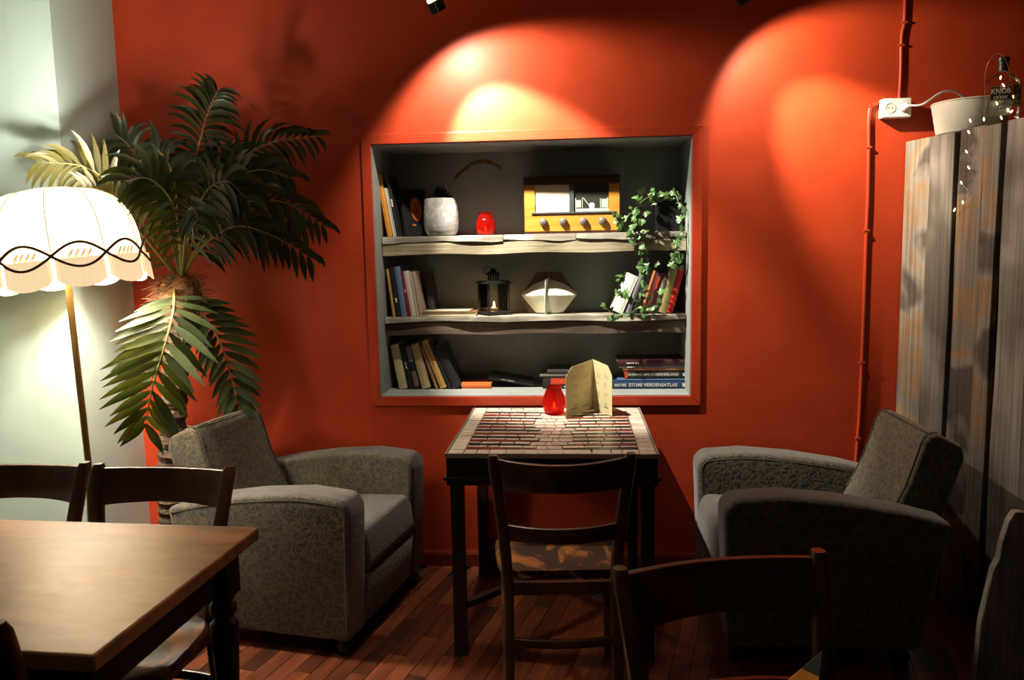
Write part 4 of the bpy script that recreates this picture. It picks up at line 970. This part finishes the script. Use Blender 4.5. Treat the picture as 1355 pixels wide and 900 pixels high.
frond(FP(C0, (238, 310, -.52), (225, 262, -.62), (195, 236, -.66), (165, 240, -.66)), True, .18, 14, 1.4, .0135, 10, .25)
frond(FP(C0, (252, 305, -.50), (272, 255, -.60), (300, 240, -.64), (325, 262, -.64)), True, .18, 14, 1.5, .0145, 11, .25)
frond(FP(C0, (245, 310, -.30), (262, 258, -.22), (292, 220, -.15), (330, 205, -.12)), False, .18, 17, 1.4, .012, 12, .25)
frond(FP(C0, (230, 310, -.30), (214, 265, -.25), (196, 245, -.22), (170, 235, -.22)), False, .18, 17, 1.4, .012, 13, .2)
frond(FP(C0, (262, 330, -.32), (305, 290, -.24), (355, 285, -.20), (400, 300, -.18)), False, .17, 17, 1.5, .0125, 14, .2)
frond(FP((228, 386, -.34), (215, 420, -.32), (195, 455, -.32), (178, 490, -.34)), False, .16, 13, .3, .014, 15, .1)
frond(FP(C0, (245, 320, -.55), (248, 285, -.68), (255, 275, -.76), (262, 290, -.82)), False, .16, 13, 1.6, .015, 16, .2)
frond(FP(C0, (252, 300, -.36), (288, 250, -.34), (340, 225, -.30), (385, 235, -.27)), False, .17, 18, 1.6, .012, 17, .25)
frond(FP(C0, (236, 300, -.40), (232, 250, -.40), (222, 215, -.38), (200, 190, -.36)), False, .16, 17, 1.5, .012, 18, .3)

# ------------------------------------------------------------------ socket box, conduit, cable
pc0 = onY(1163, 133, 0); pc1 = onY(1200, 157, 0); sc_ = (pc0 + pc1) / 2
sk = thing('socket_box', 'white surface mounted double socket on the red wall', 'socket', (sc_.x, 0, sc_.z))
bw_, bh_ = .118, .078
bx('housing', (0, -.022, 0), (bw_, .043, bh_), WHITE, sk, .006)
for x in (-.027, .027):
    b = MB(); b.lathe([(.021, 0), (.021, .002), (.0185, .002), (.0185, .0006), (.0005, .0006)], 20); o = b.build('socket_face', pm('off_white_plastic', (.55, .53, .48), .4), sk); o.location = (x, -.0437, 0); o.rotation_euler = (PI / 2, 0, 0)
    b = MB()
    for dx in (-.007, .007): b.lathe([(.0026, .0007), (.0026, .0012), (.0004, .0012)], 8, (dx, 0, 0))
    h = b.build('pin_hole', INK, o)
b = MB(); b.lathe([(.017, 0), (.016, .018), (.010, .026), (.005, .040)], 16); plg = b.build('plug', WHITE, sk, smooth=True); plg.location = (.027, -.046, 0); plg.rotation_euler = (PI / 2, 0, 0)
REDC = pm('painted_conduit', (.42, .045, .014), .4)
def wallcable(name, label, pxs, r):
    P = [onY(x, y, -r - .001) for x, y in pxs]; base = P[-1].copy(); b = MB(); b.tube(bez([p - base for p in P], 3), r, 8)
    t = thing(name, label, 'cable', base); b.build('cable', REDC, t, smooth=True)
    for i in range(1, len(P) - 1, 2):
        b = MB(); b.box((0, 0, 0), (r * 3.2, r * 1.6, .009)); o = b.build('clip', REDC, t, bevel=.001); o.location = P[i] - base + Vector((0, -r * .3, 0))
wallcable('wall_cable', 'red painted cable dropping from ceiling to the white socket', [(1198, -6), (1196.5, 30), (1194, 42), (1192.5, 60), (1192, 95), (1190, 131)], .0075)
wallcable('wall_cable', 'red painted cable running from the socket down towards the floor', [(1163, 136), (1154.5, 140), (1150, 150), (1149.5, 195), (1148.5, 260), (1146.5, 305), (1143.5, 400), (1140.5, 480), (1137.5, 545), (1135, 580), (1130, 640), (1124, 700)], .0075)
a0 = sc_ + Vector((.027, -.0875, 0)); a1 = onY(1222, 138, -.06); P = bez([a0, a0 + Vector((.04, -.012, -.002)), onY(1228, 134, -.10), onY(1245, 123, -.07), onY(1262, 121, -.03), onY(1276, 131, -.015), onY(1282, 146, -.012)], 6)
b = MB(); b.tube([p - a0 for p in P], .0045, 8); o = b.build('power_cord', WHITE, None, smooth=True, loc=a0); tag(o, 'white power cord arching from the socket over to behind the white tub', 'cord')

# ------------------------------------------------------------------ things on the cabinet
tb_ = thing('white_tub', 'white round tub standing on the plank cabinet', 'tub', (1.668, -.172, PH))
b = MB(); b.lathe([(.112, .0005), (.118, .004), (.138, .116), (.140, .120), (.136, .120), (.115, .008)], 40); b.build('tub_shell', pm('white_enamel', (.74, .74, .64), .4), tb_, smooth=True)
b = MB(); b.tube([(.139 * math.cos(a * PI / 20), .139 * math.sin(a * PI / 20), .1195) for a in range(41)], .0025, 6, caps=False); b.build('rim', MATS['white_enamel'], tb_, smooth=True)
bc = Vector((1.672, -.392, PH)); bt = thing('whiskey_bottle', 'clear flat whiskey bottle with black cap and label on the plank cabinet', 'bottle', bc, math.radians(-14))
BG = bpy.data.materials.new('bottle_glass'); BG.use_nodes = True; nt = BG.node_tree; N = nt.nodes
tb2 = N.new('ShaderNodeBsdfTransparent'); tb2.inputs[0].default_value = (.97, .965, .93, 1); gb = N.new('ShaderNodeBsdfGlossy'); gb.inputs['Roughness'].default_value = .08; mg = N.new('ShaderNodeMixShader'); fz = N.new('ShaderNodeLayerWeight'); fz.inputs[0].default_value = .18
nt.links.new(fz.outputs['Fresnel'], mg.inputs[0]); nt.links.new(tb2.outputs[0], mg.inputs[1]); nt.links.new(gb.outputs[0], mg.inputs[2]); nt.links.new(mg.outputs[0], N['Material Output'].inputs[0])
def sup(hx_, hy_, z, n=28, p_=.45): return [(hx_ * math.copysign(abs(math.cos(2 * PI * k / n)) ** p_, math.cos(2 * PI * k / n)), hy_ * math.copysign(abs(math.sin(2 * PI * k / n)) ** p_, math.sin(2 * PI * k / n)), z) for k in range(n)]
b = MB(); b.loft([sup(.052, .029, .0005), sup(.057, .033, .006), sup(.058, .034, .05), sup(.058, .034, .135), sup(.054, .032, .152), sup(.040, .026, .170, p_=.7), sup(.022, .019, .182, p_=.9), sup(.0155, .0155, .190, p_=1), sup(.0150, .0150, .215, p_=1)]); b.build('glass_body', BG, bt, smooth=True)
b = MB(); b.lathe([(.0175, .192), (.0175, .226), (.020, .227), (.020, .238), (.017, .240), (.001, .240)], 20); b.build('cap', pm('black_cap', (.012, .012, .013), .4), bt, smooth=True)
lab = bx('label', (-.012, -.0352, .082), (.066, .0008, .104), pm('label_grey', (.26, .235, .22), .6), bt)
bx('label_panel', (0, -.0006, .028), (.066, .0006, .046), pm('label_dark', (.035, .028, .024), .6), lab)
LI = pm('label_cream_print', (.90, .80, .58), .6)
text_on('KNOB', .026, LI, lab, (0, -.0014, .034), align='CENTER', sx=.86); text_on('CREEK', .014, LI, lab, (0, -.0014, .012), align='CENTER', sx=1.1); text_on('RYE', .011, LI, lab, (0, -.0014, -.004), align='CENTER')
text_on('~7', .006, LI, lab, (.004, -.0010, -.022), align='CENTER'); text_on('~9', .005, LI, lab, (.004, -.0010, -.034), align='CENTER')
l2 = bx('side_label', (.039, -.0352, .098), (.028, .0008, .078), pm('label_olive', (.17, .15, .03), .6), bt)
for i in range(4): text_on('~4', .013, INK, l2, (0, -.0008, .028 - i * .018), align='CENTER')
# fairy lights
fbase = onP(1281, 174, .03); fairy = thing('fairy_lights', 'string of tiny warm fairy lights over bottle and plank cabinet', 'fairy lights', fbase)
WIRE = pm('fairy_wire', (.22, .17, .09), .4, metal=.5); BULB = pm('fairy_bulb', (1, .9, .6), .4, emis=(1, .80, .42), es=6)
yb = -.432
chain = [onY(1303, 128, -.36), onY(1304, 95, -.385), onY(1311, 78, -.40), onY(1320, 71, -.41), onY(1329, 76, -.425), onY(1335, 92, -.432), onY(1336, 112, yb), onY(1326, 122, yb), onY(1318, 137, yb), onY(1325, 155, yb), onY(1336, 147, yb), onY(1341, 130, yb), onY(1348, 112, yb), onY(1338, 108, yb), onY(1325, 115, yb), onY(1318, 150, yb), onY(1303, 157, yb)]
chain2 = [onY(1303, 157, yb), onP(1294, 164, .02), onP(1284, 164, .016), onP(1281, 174, .016), onP(1286, 188, .016), onP(1279, 201, .016), onP(1285, 212, .016), onP(1282, 222, .016), onP(1284, 232, .016), onP(1272, 242, .016), onP(1284, 256, .016), onP(1274, 268, .016), onP(1263, 278, .016)]
b = MB(); b.tube(bez([p - fbase for p in chain], 4), .0011, 5); b.build('wire', WIRE, fairy)
b = MB(); b.tube(bez([p - fbase for p in chain2], 3), .0009, 5); b.build('wire', WIRE, fairy)
b = MB(); b.lathe([(.0009, -.006), (.0022, -.003), (.0027, .001), (.0017, .006), (.0004, .008)], 8); o = b.build('fairy_bulb', BULB); bm_ = o.data; bpy.data.objects.remove(o)
for p in [onY(1319, 137, yb), onY(1325, 156, yb), onY(1334, 146, yb), onY(1338, 148, yb), onY(1341, 129, yb), onY(1324, 103, yb), onY(1328, 113, yb), onY(1302, 158, yb)] + [onP(x, y, .018) for x, y in ((1284, 160), (1282, 175), (1279, 201), (1282, 222), (1272, 242), (1274, 268), (1263, 278))]:
    o = bpy.data.objects.new('fairy_bulb', bm_); COL.objects.link(o); o.parent = fairy; o.location = p - fbase; o.rotation_euler = (random.uniform(-.6, .6), random.uniform(-.6, .6), 0)

# ------------------------------------------------------------------ spotlights on the ceiling
def spot_fixture(label, loc, target):
    loc = Vector(loc); d = (Vector(target) - loc).normalized(); t = thing('ceiling_spotlight', label, 'spotlight', (loc.x, loc.y, ZC), 0, 'ceiling spotlights')
    q = d.to_track_quat('-Z', 'Y'); body = loc - d * .012 - Vector((loc.x, loc.y, ZC))
    n = 36; prof = [(.030, .0), (.033, .004), (.033, .038), (.027, .042)]
    b = MB(); rings = []
    for r, z in prof: rings.append([((r - (.0035 if k % 2 and .002 < z < .040 else 0)) * math.cos(2 * PI * k / n), (r - (.0035 if k % 2 and .002 < z < .040 else 0)) * math.sin(2 * PI * k / n), z) for k in range(n)])
    rings = rings + [[(.025 * math.cos(2 * PI * k / n), .025 * math.sin(2 * PI * k / n), z) for k in range(n)] for z in (.042, .006)] + [[(.027 * math.cos(2 * PI * k / n), .027 * math.sin(2 * PI * k / n), 0) for k in range(n)]]
    b.loft(rings, caps=False, closed=True); o = b.build('ribbed_shroud', BLACKM, t); o.location = body; o.rotation_mode = 'QUATERNION'; o.rotation_quaternion = q
    b = MB(); b.lathe([(.0246, .036), (.0246, .044), (.027, .049), (.017, .070), (.010, .10), (.001, .101)], 20); o2 = b.build('lamp_capsule', pm('glowing_lamp_back', (.9, .85, .75), .4, emis=(1, .80, .5), es=2.2), t, smooth=True); o2.location = body; o2.rotation_mode = 'QUATERNION'; o2.rotation_quaternion = q
    top_ = body - d * .105
    b = MB(); b.tube([top_ + d * .01, top_, Vector((top_.x, top_.y, top_.z + .03)), (top_.x * .5, top_.y * .5, -.012)], .006, 8); b.build('arm', BLACKM, t, smooth=True)
    b = MB(); b.lathe([(.045, -.018), (.048, -.014), (.048, -.001)], 20); b.build('ceiling_rose', BLACKM, t)
spot_fixture('black ribbed ceiling spotlight above the niche', SP1, SP1T)
spot_fixture('black ribbed ceiling spotlight aimed at the wall by the cables', SP2, SP2T)
spot_fixture('black ribbed ceiling spotlight over the open floor', SP3, SP3T)
spot_fixture('black ribbed ceiling spotlight over the small table with the orange card', SP4, SP4T)

# ------------------------------------------------------------------ small things
s0 = onZ(785, 787, .003); s1 = onZ(803, 796, .003)
b = MB(); b.tube([(0, 0, 0), s1 - s0], .003, 8); tag(b.build('paper_straw', WHITE, None, loc=(s0.x, s0.y, .0052)), 'short white straw lying on the floor under the mosaic table', 'straw')
